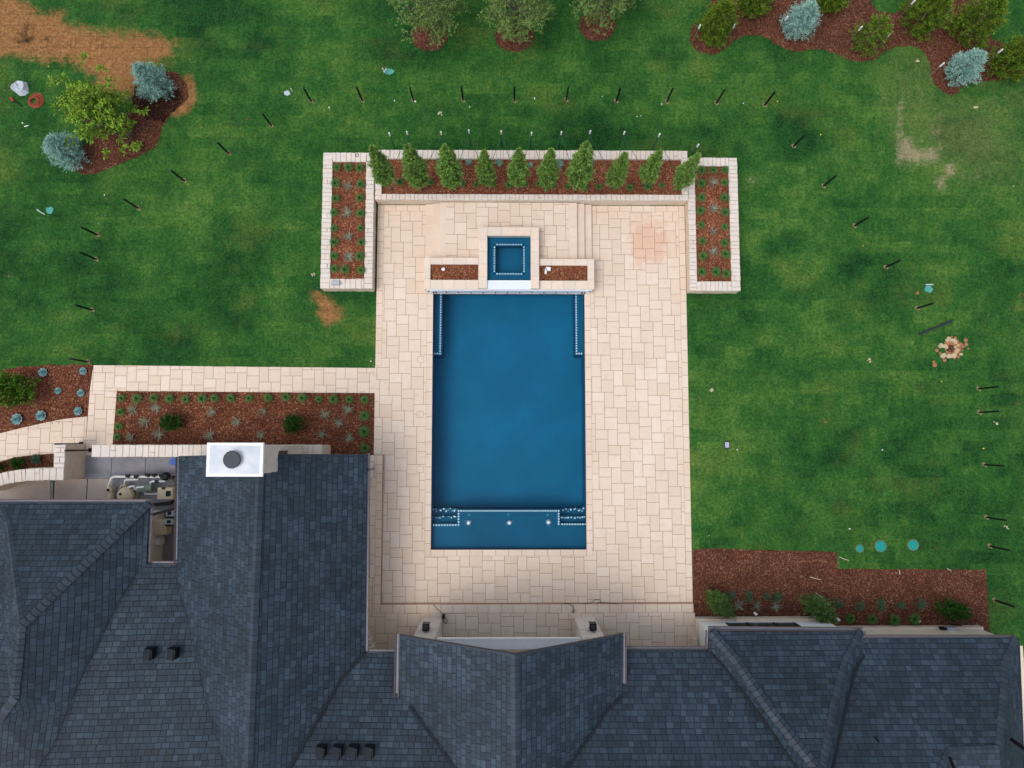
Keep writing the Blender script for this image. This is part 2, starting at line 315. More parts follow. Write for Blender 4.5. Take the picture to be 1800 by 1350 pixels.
def tag(o, label=None, cat=None, group=None, kind=None):
    if label: o['label'] = label
    if cat: o['category'] = cat
    if group: o['group'] = group
    if kind: o['kind'] = kind
    return o
def empty(name, loc, rz=0.0):
    o = bpy.data.objects.new(name, None); COL.objects.link(o); o.location = loc; o.rotation_euler = (0, 0, rz); o.empty_display_size = 0.2
    return o
def link(name, me, parent=None, loc=(0, 0, 0)):
    o = bpy.data.objects.new(name, me); COL.objects.link(o); o.location = loc
    if parent is not None: o.parent = parent
    return o
def copy_tree(o, parent=None):
    c = o.copy(); COL.objects.link(c)
    if parent is not None: c.parent = parent
    for ch in list(o.children): copy_tree(ch, c)
    return c

class MB:
    def __init__(s): s.v = []; s.f = []; s.s = []; s.uv = []
    def face(s, pts, shade=0.5, uv=None):
        i = len(s.v); s.v += [tuple(p) for p in pts]; s.f.append(list(range(i, i+len(pts)))); s.s.append(shade)
        s.uv += uv if uv else [(0, 0)]*len(pts)
    def faces(s, vs, fs, shade=0.5):
        i = len(s.v); s.v += [tuple(p) for p in vs]
        for f in fs: s.f.append([i+k for k in f]); s.s.append(shade); s.uv += [(0, 0)]*len(f)
    def box(s, x0, x1, y0, y1, z0, z1, shade=0.5, jit=0.0):
        vs = [(x, y, z) for z in (z0, z1) for (x, y) in ((x0, y0), (x1, y0), (x1, y1), (x0, y1))]
        if jit: vs = [(a+random.uniform(-jit, jit), b+random.uniform(-jit, jit), c+(random.uniform(-jit, jit) if k > 3 else 0)) for k, (a, b, c) in enumerate(vs)]
        s.faces(vs, [(0, 3, 2, 1), (4, 5, 6, 7), (0, 1, 5, 4), (1, 2, 6, 5), (2, 3, 7, 6), (3, 0, 4, 7)], shade)
    def bbox(s, x0, x1, y0, y1, z0, z1, c=0.02, shade=0.5, jit=0.0):
        """box with chamfered top edges"""
        j = lambda: random.uniform(-jit, jit)
        x0 += j(); x1 += j(); y0 += j(); y1 += j(); z1 += j()*0.7
        r = lambda x0, x1, y0, y1, z: [(x0, y0, z), (x1, y0, z), (x1, y1, z), (x0, y1, z)]
        vs = r(x0, x1, y0, y1, z0)+r(x0, x1, y0, y1, z1-c)+r(x0+c, x1-c, y0+c, y1-c, z1)
        vs = [(a+j()*0.5, b+j()*0.5, d) for a, b, d in vs]
        fs = [(0, 3, 2, 1), (8, 9, 10, 11)]
        for o in (0, 4):
            for k in range(4): fs.append((o+k, o+(k+1) % 4, o+4+(k+1) % 4, o+4+k))
        s.faces(vs, fs, shade)
    def prism(s, poly, z0, z1, shade=0.5):
        n = len(poly); vs = [(x, y, z0) for x, y in poly]+[(x, y, z1) for x, y in poly]
        s.faces(vs, [tuple(range(n-1, -1, -1)), tuple(range(n, 2*n))]+[(k, (k+1) % n, n+(k+1) % n, n+k) for k in range(n)], shade)
    def tube(s, pts, r, seg=8, shade=0.5, cap=True):
        pts = [Vector(p) for p in pts]; n = len(pts); rs = r if isinstance(r, (list, tuple)) else [r]*n
        vs = []; up = None
        for i, p in enumerate(pts):
            d = (pts[min(i+1, n-1)]-pts[max(i-1, 0)]); d = d.normalized() if d.length > 1e-9 else Vector((0, 0, 1))
            a = up if up is not None and abs(up.dot(d)) < 0.95 else (Vector((0, 0, 1)) if abs(d.z) < 0.9 else Vector((1, 0, 0)))
            a = (a-d*a.dot(d)).normalized(); up = a; b = d.cross(a)
            for k in range(seg):
                t = 2*math.pi*k/seg; vs.append(p+(a*math.cos(t)+b*math.sin(t))*rs[i])
        fs = [(i*seg+k, i*seg+(k+1) % seg, (i+1)*seg+(k+1) % seg, (i+1)*seg+k) for i in range(n-1) for k in range(seg)]
        if cap: fs += [tuple(range(seg-1, -1, -1)), tuple((n-1)*seg+k for k in range(seg))]
        s.faces(vs, fs, shade)
    def lathe(s, c, prof, seg=24, shade=0.5):
        vs = [(c[0]+r*math.cos(2*math.pi*k/seg), c[1]+r*math.sin(2*math.pi*k/seg), c[2]+z) for r, z in prof for k in range(seg)]
        n = len(prof); fs = [(i*seg+k, i*seg+(k+1) % seg, (i+1)*seg+(k+1) % seg, (i+1)*seg+k) for i in range(n-1) for k in range(seg)]
        fs += [tuple(range(seg-1, -1, -1)), tuple((n-1)*seg+k for k in range(seg))]
        s.faces(vs, fs, shade)
    def build(s, name, mat, parent=None, loc=None, smooth=False):
        o0 = Vector(loc) if loc is not None else (Vector(parent.location) if parent is not None and parent.parent is None else Vector((0, 0, 0)))
        if parent is not None and parent.parent is not None:
            r = parent
            o0 = Vector((0, 0, 0))
            while r is not None: o0 += Vector(r.location); r = r.parent
        V = [(v[0]-o0.x, v[1]-o0.y, v[2]-o0.z) for v in s.v]
        me = mesh_np(name, V, s.f, [mat], s.s, None, s.uv, smooth)
        return link(name, me, parent, (0, 0, 0) if parent is not None else tuple(o0))

def clip(poly, conv):
    """Sutherland-Hodgman; conv is convex and counter-clockwise"""
    out = poly
    for i in range(len(conv)):
        a, b = conv[i], conv[(i+1) % len(conv)]; inp = out; out = []
        if not inp: break
        side = lambda p: (b[0]-a[0])*(p[1]-a[1])-(b[1]-a[1])*(p[0]-a[0])
        for k in range(len(inp)):
            p, q = inp[k], inp[(k+1) % len(inp)]; sp, sq = side(p), side(q)
            if sp >= 0: out.append(p)
            if (sp > 0 > sq) or (sp < 0 < sq):
                t = sp/(sp-sq); out.append((p[0]+(q[0]-p[0])*t, p[1]+(q[1]-p[1])*t))
    return out
def ccw(poly):
    a = sum(p[0]*q[1]-q[0]*p[1] for p, q in zip(poly, poly[1:]+poly[:1])); return poly if a > 0 else poly[::-1]
def rect(x0, x1, y0, y1): return [(x0, y0), (x1, y0), (x1, y1), (x0, y1)]
def pxpoly(pts, z=0.0): return ccw([P(x, y, z)[:2] for x, y in pts])

IN = 0.0254*1.0
def pavers(mb, regions, z, ox, oy, gap=0.019, k=1.0):
    """repeating pattern of 24x18, 24x24 and 18x30 inch slabs"""
    regions = [ccw(r) for r in regions]
    xs = [p[0] for r in regions for p in r]; ys = [p[1] for r in regions for p in r]
    x0, x1, y0, y1 = min(xs)-3, max(xs)+3, min(ys)-3, max(ys)+3
    A = (42*IN*k, 12*IN*k); B = (24*IN*k, -30*IN*k)
    cells = [(0, 0, 24, 18), (0, 18, 24, 42), (24, 0, 42, 30)]
    rr = random.Random(int(ox*100)+11)
    for i in range(-60, 61):
        for j in range(-60, 61):
            bx = ox+A[0]*i+B[0]*j; by = oy+A[1]*i+B[1]*j
            if not (x0 < bx < x1 and y0 < by < y1): continue
            for c in cells:
                q = rect(bx+c[0]*IN*k+gap/2, bx+c[2]*IN*k-gap/2, by-c[3]*IN*k+gap/2, by-c[1]*IN*k-gap/2); sh = rr.random(); dz = rr.uniform(-.001, .001)
                for r in regions:
                    o = clip(q, r)
                    if len(o) > 2: mb.face([(p[0], p[1], z+dz) for p in o], sh)
def course(mb, x0, x1, y0, y1, z, n, axis, gap=0.020):
    """a single row of slabs"""
    for i in range(n):
        a, b = i/n, (i+1)/n; sh = random.random()
        if axis == 'x': q = rect(x0+(x1-x0)*a+gap/2, x0+(x1-x0)*b-gap/2, y0+gap/2, y1-gap/2)
        else: q = rect(x0+gap/2, x1-gap/2, y0+(y1-y0)*a+gap/2, y0+(y1-y0)*b-gap/2)
        mb.face([(p[0], p[1], z) for p in q], sh)
PX = lambda x, y, z=0.0: P(x, y, z)[0]
PY = lambda x, y, z=0.0: P(x, y, z)[1]
# ------------------------------------------------------------------ lawn (one sheet to the horizon)
XL = PX(661.5, 520, .03); XR = PX(1210.5, 700, .03); YT = PY(900, 361, .03); YB = PY(900, 1061, .03)
QL = PX(759.5, 740, .03); QR = PX(1029, 740, .03); QT = 7.16; QB = PY(895, 966, .03)
def poly_sd(X, Y, poly):
    """signed distance, positive inside"""
    d = np.full(X.shape, 1e9); ins = np.zeros(X.shape, bool)
    for (x0, y0), (x1, y1) in zip(poly, poly[1:]+poly[:1]):
        ex, ey = x1-x0, y1-y0; wx, wy = X-x0, Y-y0; t = np.clip((wx*ex+wy*ey)/(ex*ex+ey*ey+1e-12), 0, 1)
        d = np.minimum(d, np.hypot(wx-ex*t, wy-ey*t))
        c = ((y0 > Y) != (y1 > Y)) & (X < (x1-x0)*(Y-y0)/(y1-y0+1e-12)+x0); ins ^= c
    return np.where(ins, d, -d)
def lawn():
    far = [60, 90, 150, 260, 420]
    xs = np.concatenate([[-v for v in far[::-1]], np.arange(-36, 36.01, 0.22), far]); ys = np.concatenate([[-v for v in far[::-1]], np.arange(-30, 34.01, 0.22), far])
    X, Y = np.meshgrid(xs, ys); nx, ny = len(xs), len(ys)
    V = np.stack([X.ravel(), Y.ravel(), np.zeros(X.size)], 1)
    I = np.arange(nx*ny).reshape(ny, nx); F = np.stack([I[:-1, :-1].ravel(), I[:-1, 1:].ravel(), I[1:, 1:].ravel(), I[1:, :-1].ravel()], 1)
    cx = V[F].mean(1)
    hole = (cx[:, 0] > QL-.15) & (cx[:, 0] < QR+.15) & (cx[:, 1] < QT+.4) & (cx[:, 1] > QB-.15)
    F = F[~hole]
    me = mesh_np('lawn', V, F, [M['lawn']])
    def att(name, layers):
        a = np.zeros(len(V))
        for pts, soft, amp in layers:
            if len(pts) == 3 and not isinstance(pts[0], tuple):   # ellipse
                c = P(pts[0], pts[1]); r = pts[2]/36.0; rr = r if not isinstance(r, tuple) else r
                s = 1-np.hypot(V[:, 0]-c[0], V[:, 1]-c[1])/rr
                v = np.clip(s*1.6, 0, 1)*amp
            else:
                sd_ = poly_sd(V[:, 0], V[:, 1], [P(x, y)[:2] for x, y in pts]); v = np.clip(0.5+sd_/soft*0.5, 0, 1)*amp
            a = np.maximum(a, v)
        t = me.attributes.new(name, 'FLOAT', 'POINT'); t.data.foreach_set('value', a.astype(np.float32))
    att('dead', [([(-60, -20), (36, -4), (60, 20), (110, 25), (115, 42), (160, 52), (215, 58), (262, 58), (312, 80), (305, 95), (285, 108), (250, 118), (245, 168), (170, 168), (162, 155), (172, 135), (135, 120), (128, 108), (75, 105), (-60, 90)], 1.0, 1),
                 ([(322, 128), (336, 130), (347, 158), (344, 180), (330, 200), (305, 205), (285, 200)], 0.45, 0.95),
                 ([(545, 510), (562, 512), (600, 535), (610, 550), (602, 562), (585, 570), (575, 580), (553, 552), (556, 535)], 0.5, 0.85), ([(1790, 515), (1803, 515), (1803, 545), (1780, 545)], 0.7, 0.6)])
    att('soil', [([(35, 38), (60, 38), (64, 84), (20, 84)], 0.9, 1.0), ([(0, 60), (60, 60), (60, 82), (0, 82)], 0.6, 0.8), ([(60, 55), (112, 50), (110, 82), (60, 82)], 0.5, 0.62), ([(232, 150), (262, 145), (260, 215), (232, 215)], 0.3, 0.9)])
    att('pale', [([(1579, 178), (1586, 178), (1588, 235), (1580, 235)], 0.25, 0.85), ([(1578, 235), (1600, 245), (1618, 262), (1650, 262), (1650, 287), (1579, 287)], 0.55, 0.9), ([(1640, 200), (1655, 200), (1655, 245), (1636, 245)], 0.4, 0.5),
                 ([(1660, 285), (1678, 285), (1680, 310), (1715, 312), (1715, 311), (1662, 312)], 0.35, 0.8), ([(1645, 310), (1661, 310), (1660, 333), (1645, 333)], 0.3, 0.85), ([(1640, 240), (1700, 240), (1700, 246), (1640, 246)], 0.25, 0.6), ([(1550, 165), (1562, 165), (1562, 175), (1548, 175)], 0.3, 0.6),
                 ([(1313, 306), (1330, 306), (1330, 327), (1313, 327)], 0.4, 0.6), ([(5, 480), (20, 480), (18, 500), (5, 500)], 0.5, 0.5), ([(505, 395), (515, 395), (515, 412), (505, 412)], 0.5, 0.4), ([(1480, 122), (1492, 122), (1492, 129), (1480, 129)], 0.2, .6), ([(1785, 700), (1803, 700), (1803, 715), (1785, 715)], 0.4, 0.5)])
    att('yellow', [([(1550, 95), (1640, 95), (1660, 165), (1800, 150), (1800, 330), (1690, 330), (1560, 240), (1545, 150)], 3.0, 0.9), ([(1590, 620), (1700, 560), (1720, 640), (1650, 660)], 1.5, 0.25), ([(350, 500), (650, 470), (650, 640), (350, 640)], 2, 0.22), ([(1220, 700), (1450, 640), (1460, 960), (1240, 960)], 3, 0.24),
                   ([(1370, 330), (1560, 330), (1500, 600), (1350, 560)], 3, 0.34), ([(1740, 0), (1803, 0), (1803, 60), (1740, 60)], 1, -0.1)])
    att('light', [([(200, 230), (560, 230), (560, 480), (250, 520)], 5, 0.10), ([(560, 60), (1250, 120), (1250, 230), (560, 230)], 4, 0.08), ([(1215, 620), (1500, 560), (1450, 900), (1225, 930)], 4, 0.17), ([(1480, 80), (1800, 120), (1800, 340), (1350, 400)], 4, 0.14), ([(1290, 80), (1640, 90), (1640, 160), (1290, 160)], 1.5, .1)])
    drk = [([(560, 258), (1320, 262), (1320, 235), (560, 230)], 1.6, 0.22), ([(1226, 505), (1330, 505), (1330, 560), (1226, 560)], 1.5, 0.3), ([(560, 508), (660, 508), (660, 540), (620, 540)], 0.8, 0.34), ([(0, 0), (1250, 0), (1250, 40), (300, 50), (0, -10)], 3, 0.12), ([(-100, 330), (180, 380), (200, 620), (-100, 640)], 5, 0.10),  # entries along the planter walls paint the walls' shade into the grass
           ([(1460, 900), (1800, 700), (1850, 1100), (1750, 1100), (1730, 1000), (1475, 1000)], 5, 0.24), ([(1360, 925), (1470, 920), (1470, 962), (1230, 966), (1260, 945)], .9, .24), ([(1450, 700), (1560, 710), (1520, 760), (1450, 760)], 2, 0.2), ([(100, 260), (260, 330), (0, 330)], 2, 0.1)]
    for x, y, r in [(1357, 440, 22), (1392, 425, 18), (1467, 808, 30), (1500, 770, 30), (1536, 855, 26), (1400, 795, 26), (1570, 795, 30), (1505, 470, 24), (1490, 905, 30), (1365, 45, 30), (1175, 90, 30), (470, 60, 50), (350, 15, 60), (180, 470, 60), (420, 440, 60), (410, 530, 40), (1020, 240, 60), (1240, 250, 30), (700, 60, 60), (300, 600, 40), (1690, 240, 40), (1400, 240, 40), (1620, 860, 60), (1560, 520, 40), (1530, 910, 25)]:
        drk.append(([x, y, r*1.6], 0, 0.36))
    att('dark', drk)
    tag(link('lawn', me), kind='structure')
lawn()

# ------------------------------------------------------------------ mulch beds
def mulch_bed(name, poly, z, mat, dens=55, edge=0.0, seed=1, kind='structure', chips=True, jag=0.035):
    """poly: world xy outline. A lumpy sheet with loose bark chips lying on it."""
    rr = np.random.default_rng(seed)
    pts = []
    for (x0, y0), (x1, y1) in zip(poly, poly[1:]+poly[:1]):
        n = max(1, int(math.hypot(x1-x0, y1-y0)/0.15))
        for k in range(n): pts.append((x0+(x1-x0)*k/n+rr.uniform(-jag, jag), y0+(y1-y0)*k/n+rr.uniform(-jag, jag)))
    bm = bmesh.new(); vs = [bm.verts.new((x, y, z)) for x, y in pts]; lo = [bm.verts.new((x, y, z-0.05)) for x, y in pts]
    n = len(vs)
    for k in range(n): bm.faces.new((lo[k], lo[(k+1) % n], vs[(k+1) % n], vs[k]))
    es = [bm.edges.get((vs[k], vs[(k+1) % n])) for k in range(n)]
    bmesh.ops.triangle_fill(bm, use_beauty=True, edges=es)
    bmesh.ops.recalc_face_normals(bm, faces=bm.faces)
    V = [tuple(v.co) for v in bm.verts]; bm.verts.index_update(); F = [[v.index for v in f.verts] for f in bm.faces]
    bm.free(); MI = [0]*len(F); SH = [0.5]*len(F)
    if chips:
        xs = [p[0] for p in poly]; ys = [p[1] for p in poly]; N = int((max(xs)-min(xs))*(max(ys)-min(ys))*dens)
        cx = rr.uniform(min(xs), max(xs), N); cy = rr.uniform(min(ys), max(ys), N); ins = poly_sd(cx, cy, poly) > -0.03
        cx, cy = cx[ins], cy[ins]; N = len(cx); a = rr.uniform(0, 2*math.pi, N); L = rr.uniform(0.014, 0.042, N); W = rr.uniform(0.005, 0.012, N); t = rr.uniform(-0.5, 0.5, N)
        dx, dy, dz = np.cos(a)*L, np.sin(a)*L, np.sin(t)*L; ex, ey = -np.sin(a)*W, np.cos(a)*W; cz = z+0.012+np.abs(dz)
        b0 = len(V)
        Q = np.stack([np.stack([cx-dx-ex, cy-dy-ey, cz-dz], 1), np.stack([cx+dx-ex, cy+dy-ey, cz+dz], 1), np.stack([cx+dx+ex, cy+dy+ey, cz+dz], 1), np.stack([cx-dx+ex, cy-dy+ey, cz-dz], 1)], 1).reshape(-1, 3)
        V += [tuple(q) for q in Q.tolist()]; F += [[b0+4*k, b0+4*k+1, b0+4*k+2, b0+4*k+3] for k in range(N)]; MI += [1]*N; SH += rr.random(N).tolist()
    me = mesh_np(name, V, F, [mat, M['chip']], SH, MI)
    return me
def bed(poly_px, mat='mulch', seed=1, dens=55, jag=0.05):
    me = mulch_bed('mulch_bed', [P(x, y)[:2] for x, y in poly_px], 0.012, M[mat], dens, seed=seed, jag=jag)
    return tag(link('mulch_bed', me), kind='structure')
TLB = [(244, 140), (262, 128), (290, 124), (315, 130), (328, 150), (330, 172), (318, 185), (297, 205), (287, 222), (280, 245), (272, 259), (250, 273), (225, 281), (190, 297), (168, 305), (148, 307), (128, 299), (120, 288), (150, 255), (165, 240), (205, 215), (236, 190)]
bed(TLB, 'mulch_dark', 2)
M['mulch_wet'] = mat_mulch('wet_bark_mulch', (0.012, 0.005, 0.004), (0.030, 0.011, 0.008), (0.060, 0.024, 0.016), (0.12, 0.06, 0.04))
_w = mulch_bed('mulch_bed', [P(x, y)[:2] for x, y in [(243, 140), (262, 128), (290, 124), (300, 150), (318, 160), (324, 175), (314, 186), (295, 204), (286, 214), (262, 212), (240, 200), (234, 175)]], 0.02, M['mulch_wet'], 20, seed=12, jag=0.09); tag(link('mulch_bed', _w), kind='structure')
def ell(cx, cy, rx, ry, n=26): return [(cx+rx*math.cos(2*math.pi*k/n), cy+ry*math.sin(2*math.pi*k/n)) for k in range(n)]
bed(ell(755, 62, 33, 28), 'mulch_dark', 3); bed(ell(904, 64, 34, 28), 'mulch_dark', 4); bed(ell(1050, 44, 32, 29), 'mulch_dark', 5)
bed([(1212, 72), (1214, 52), (1228, 38), (1246, 27), (1252, -30), (1500, -60), (1525, -5), (1540, 18), (1572, 25), (1590, 12), (1605, -30), (1700, -40), (1742, 10), (1735, 50), (1745, 68), (1770, 80), (1835, 85), (1835, 135), (1780, 138), (1745, 141), (1710, 145), (1693, 153), (1683, 163), (1672, 167), (1655, 160), (1641, 148), (1637, 130), (1633, 105), (1622, 88), (1600, 81), (1575, 82), (1553, 92), (1537, 105), (1520, 109), (1495, 106), (1475, 97), (1455, 90), (1435, 86), (1405, 91), (1385, 88), (1365, 78), (1350, 68), (1335, 62), (1310, 62), (1290, 72), (1270, 90), (1250, 97), (1225, 90)], 'mulch_dark', 6)
bed([(1218, 966), (1250, 964), (1471, 970), (1473, 1000), (1733, 1001), (1740, 1130), (1216, 1130)], 'mulch_dark', 7, jag=0.025)
bed([(-60, 662), (0, 650), (40, 644), (90, 641), (163, 641), (154, 735), (100, 747), (-60, 775)], 'mulch', 8)
bed([(-30, 822), (0, 812), (25, 804), (50, 801), (96, 796), (98, 832), (40, 834), (-30, 846)], 'mulch_dark', 9)
bed([(202, 686), (658, 688), (657, 830), (650, 830), (650, 812), (440, 812), (440, 797), (194, 796)], 'mulch', 10, jag=0.01)

# ------------------------------------------------------------------ patio, path, porch, terrace, yard
def slab(name, regions, z, th=0.1, mat='grout', extra=None, pave=True, ox=0.3, oy=0.2, k=1.0):
    g = MB()
    for r in regions:
        g.prism(ccw(r), z-th, z-0.008)
    base = g.build(name+'_bed', M[mat], loc=(0, 0, 0)); tag(base, kind='structure')
    m = MB()
    if pave: pavers(m, [r for r in regions], z, ox, oy, k=k)
    if extra: extra(m)
    o = m.build(name, M['paver'], loc=(0, 0, 0)); tag(o, kind='structure'); return o
BW = 0.31
CL, CR, CB = QL-BW, QR+BW, QB-BW
YM = PY(660, 800, .03)       # where the porch step starts
XS = PX(671, 930, .15)
def patio_extra(m):
    n = lambda a: max(1, int(round(abs(a)/0.61)))
    course(m, XR-BW, XR, YB, YT, .03, n(YT-YB), 'y')                                   # east border
    yA = PY(660, 643); course(m, XL, XL+BW, yA, YT, .03, n(YT-yA), 'y')                 # west border
    course(m, XL+BW, XR-BW, YT-BW, YT, .03, n(XR-XL), 'x')
    course(m, CL, QL, CB, QT, .03, n(QT-CB), 'y'); course(m, QR, CR, CB, QT, .03, n(QT-CB), 'y'); course(m, QL, QR, CB, QB, .03, n(QR-QL), 'x')
g = 0.0
regs = [rect(XL+BW, CL, YB, YT-BW), rect(CR, XR-BW, YB, YT-BW), rect(CL, CR, YB, CB), rect(CL, CR, QT, YT-BW), rect(XL, XL+BW, YB, PY(660, 643))]
slab('patio', regs, .03, extra=patio_extra, ox=PX(1060, 485), oy=PY(1060, 485))
gb = MB()   # grout under the borders
for r in (rect(XR-BW, XR, YB, YT), rect(XL, XL+BW, PY(660, 643), YT), rect(XL+BW, XR-BW, YT-BW, YT), rect(CL, QL, CB, QT), rect(QR, CR, CB, QT), rect(QL, QR, CB, QB)): gb.prism(ccw(r), -.07, .022)
tag(gb.build('patio_border_bed', M['grout'], loc=(0, 0, 0)), kind='structure')
pth = [pxpoly([(165, 642), (661.5, 647), (661.5, 691), (158.5, 687)]), pxpoly([(158.5, 687.2), (206, 688), (197, 800), (150, 800)])]
# the slab edges of the path are straight in the place itself
up = [(-40, 773), (0, 762), (40, 752), (80, 743), (110, 737), (154, 732)]; lowp = [(-40, 825), (0, 812), (25, 804), (50, 801), (95, 797), (150, 797)]
for k in range(5): pth.append(pxpoly([up[k], up[k+1], lowp[k+1], lowp[k]]))
slab('garden_path', pth, .032, ox=PX(300, 650), oy=PY(300, 650), k=.98)

# pool
def pool():
    t = empty('swimming_pool', ((QL+QR)/2, (QT+QB)/2, 0)); tag(t, 'long rectangular blue swimming pool in the middle of the cream stone patio', 'swimming pool')
    m = MB(); zf = -1.5; x0, x1, y0, y1 = QL, QR, QB, QT+.25
    m.face([(x0, y0, zf), (x1, y0, zf), (x1, y1, zf), (x0, y1, zf)])
    m.face([(x0, y0, zf), (x0, y0, .02), (x1, y0, .02), (x1, y0, zf)][::-1]); m.face([(x0, y1, zf), (x1, y1, zf), (x1, y1, .02), (x0, y1, .02)][::-1])
    m.face([(x0, y0, zf), (x0, y1, zf), (x0, y1, .02), (x0, y0, .02)][::-1]); m.face([(x1, y0, zf), (x1, y1, zf), (x1, y1, .02), (x1, y0, .02)])
    m.build('basin', M['pool'], t)
    zb = -.50
    bx0 = PX(777.5, 570, zb); bx1 = PX(1010.5, 570, zb); by = PY(765, 624.5, zb)
    for a, b in ((x0+.003, bx0), (bx1, x1-.003)):
        m = MB(); m.box(a, b, by, y1-.003, zf+.003, zb); m.build('bench', M['shelf'], t)
    # tanning ledge with two corner flights of steps
    zl = -.30; yl = PY(890, 895.5, zl); ys = PY(780, 920, zl); lx0 = PX(803.5, 905, zl); lx1 = PX(984.5, 905, zl)
    m = MB(); m.prism([(x0+.003, y0+.003), (x1-.003, y0+.003), (x1-.003, ys), (lx1, ys), (lx1, yl), (lx0, yl), (lx0, ys), (x0+.003, ys)], zf+.003, zl); m.build('tanning_ledge', M['shelf'], t)
    for a, b in ((x0+.003, lx0-.003), (lx1+.003, x1-.003)):
        for q, (zz, yb) in enumerate(((-.58, 907.0), (-.86, 893.5))):
            m = MB(); m.box(a, b, ys+.003 if q == 0 else PY(780, 907, -.58)+.003, PY(780, yb, zz), zf+.003, zz); m.build('step', M['shelf'], t)
    # white tile trim
    d = MB(); s = .034
    def dots(p, q, z, n, wob=0):
        for k in range(n):
            u = k/max(1, n-1); x = p[0]+(q[0]-p[0])*u; y = p[1]+(q[1]-p[1])*u
            if wob:
                if random.random() < .12: continue
                x += random.uniform(-wob, wob); y += random.uniform(-wob, wob)*1.4
            r = s*random.uniform(.5, 1.25) if wob else s; d.box(x-r, x+r, y-r*(random.uniform(.5, 1.1) if wob else 1), y+r, z, z+.006)
    def dl(a, b, z, sp=4.55, wob=0):
        n = max(2, int(round(math.hypot(a[0]-b[0], a[1]-b[1])/sp))+1); dots(P(*a, z), P(*b, z), z, n, wob)
    dl((775, 513), (773.5, 621.5), zb); dl((764.5, 621.5), (769, 621.5), zb); dl((1012.5, 513), (1013.5, 621.5), zb); dl((1017.8, 621.5), (1022, 621.5), zb)
    dl((806, 898), (982, 898), zl, 4.6); dl((806, 903), (806, 922.5), zl, 4.6); dl((982, 903), (982, 921.5), zl, 4.6); dl((757.5, 923), (801, 923), zl, 4.6); dl((988, 921.5), (1029, 921.5), zl, 4.6)
    for a, b in ((759, 801), (987, 1027)): dl((a, 910), (b, 909), -.575, 4.0, .03); dl((a+3, 897), (b, 896), -.855, 3.6, .05)
    d.build('tile_trim', M['dot'], t)
    for px, py in ((824, 918.5), (895.5, 918.5), (964, 917.5)):
        m = MB(); c = P(px, py, zl)
        m.lathe((c[0], c[1], zl), [(.11, 0), (.105, .12), (.08, .19), (.03, .215)], 14)
        for k in range(9):
            a = random.uniform(0, 6.28); r = random.uniform(.12, .19); m.box(c[0]+r*math.cos(a)-.006, c[0]+r*math.cos(a)+.006, c[1]+r*math.sin(a)-.012, c[1]+r*math.sin(a)+.012, -.095, -.08)
        m.build('bubbler', M['white'], t)
    for px, py in ((824.5, 905), (893.5, 904.5), (962.5, 905)):
        m = MB(); c = P(px, py, zl); m.lathe((c[0], c[1], zl), [(.05, 0), (.045, .01)], 12); m.build('drain_cover', M['paint'], t)
    for py in (545,):
        m = MB(); c = P(887.5, 560, zf); m.box(c[0]-.25, c[0]+.25, c[1]-.07, c[1]+.07, zf+.003, zf+.02); m.build('drain_cover', M['pool'], t)
    w = MB(); w.face([(x0, y0, -.09), (x1, y0, -.09), (x1, QT, -.09), (x0, QT, -.09)]); o = w.build('pool_water', M['water'], loc=(0, 0, 0)); tag(o, kind='structure')
pool()

# raised terrace and its steps
ZT = .45
t0, t1 = PX(773, 400, ZT), PX(1014.5, 400, ZT); yt0 = PY(780, 470, ZT); yt1 = YT-.003
def terr(m):
    n = int(round((yt1-yt0)/.61))
    course(m, t0, t0+BW, yt0, yt1, ZT, n, 'y'); course(m, t1-BW*1.3, t1, yt0, yt1, ZT, n, 'y')
_sa, _sb, _sc = PX(845, 450, .95), PX(944, 450, .95), PY(894, 402, .95)
slab('terrace', [rect(t0+BW, _sa, yt0, yt1), rect(_sb, t1-BW*1.3, yt0, yt1), rect(_sa, _sb, _sc, yt1)], ZT, .44, 'grout', terr, ox=PX(800, 380), oy=PY(800, 380))
st = MB(); st2 = MB()
sx = [(PX(760.5, 410, .31), t0-.003, .31), (PX(748, 410, .17), PX(760.5, 410, .31)-.003, .17)]; sx2 = [(t1+.003, PX(1027.5, 410, .31), .31), (PX(1027.5, 410, .31)+.003, PX(1040, 410, .17), .17)]
st.box(t0, t0+BW+.01, yt0, yt1, .0, ZT-.008); st.box(t1-BW*1.3-.01, t1, yt0, yt1, .0, ZT-.008)
for a, b, z in sx+sx2:
    st.box(a, b, yt0, yt1, .0, z-.006); course(st2, a, b, yt0, yt1, z, 6, 'y')
tag(st.build('terrace_step_base', M['coping'], loc=(0, 0, 0)), kind='structure'); tag(st2.build('terrace_steps', M['paver'], loc=(0, 0, 0)), kind='structure')

# porch, one step above the patio
PYB = -15.0; XPE = PX(1222, 1100, .15)
pr = [rect(PX(640, 1000), XS-BW, PYB, YM), rect(XS-BW, XPE, PYB, YB-.33*1.25)]
def por(m):
    course(m, XS-BW, XS, YB-.003-.41, YM, .15, 17, 'y'); course(m, XS, XPE-.06, YB-.003-.41, YB-.003, .15, 26, 'x')
slab('porch', pr, .15, .14, 'grout', por, ox=PX(700, 1100), oy=PY(700, 1100))
rb = MB(); rb.prism([(XS-BW, YB-.42), (XPE-.06, YB-.42), (XPE-.06, YB-.01), (XS-.01, YB-.01), (XS-.01, YM), (XS-BW, YM)], -.05, .142)
tag(rb.build('porch_border_bed', M['riser'], loc=(0, 0, 0)), kind='structure')
ri = MB(); ri.box(XS-.008, XPE-.06, YB-.008, YB+.045, -.05, .128); ri.box(XS-.008, XS+.04, YB+.045, YM, -.05, .128)
tag(ri.build('porch_riser', M['riser'], loc=(0, 0, 0)), kind='structure')

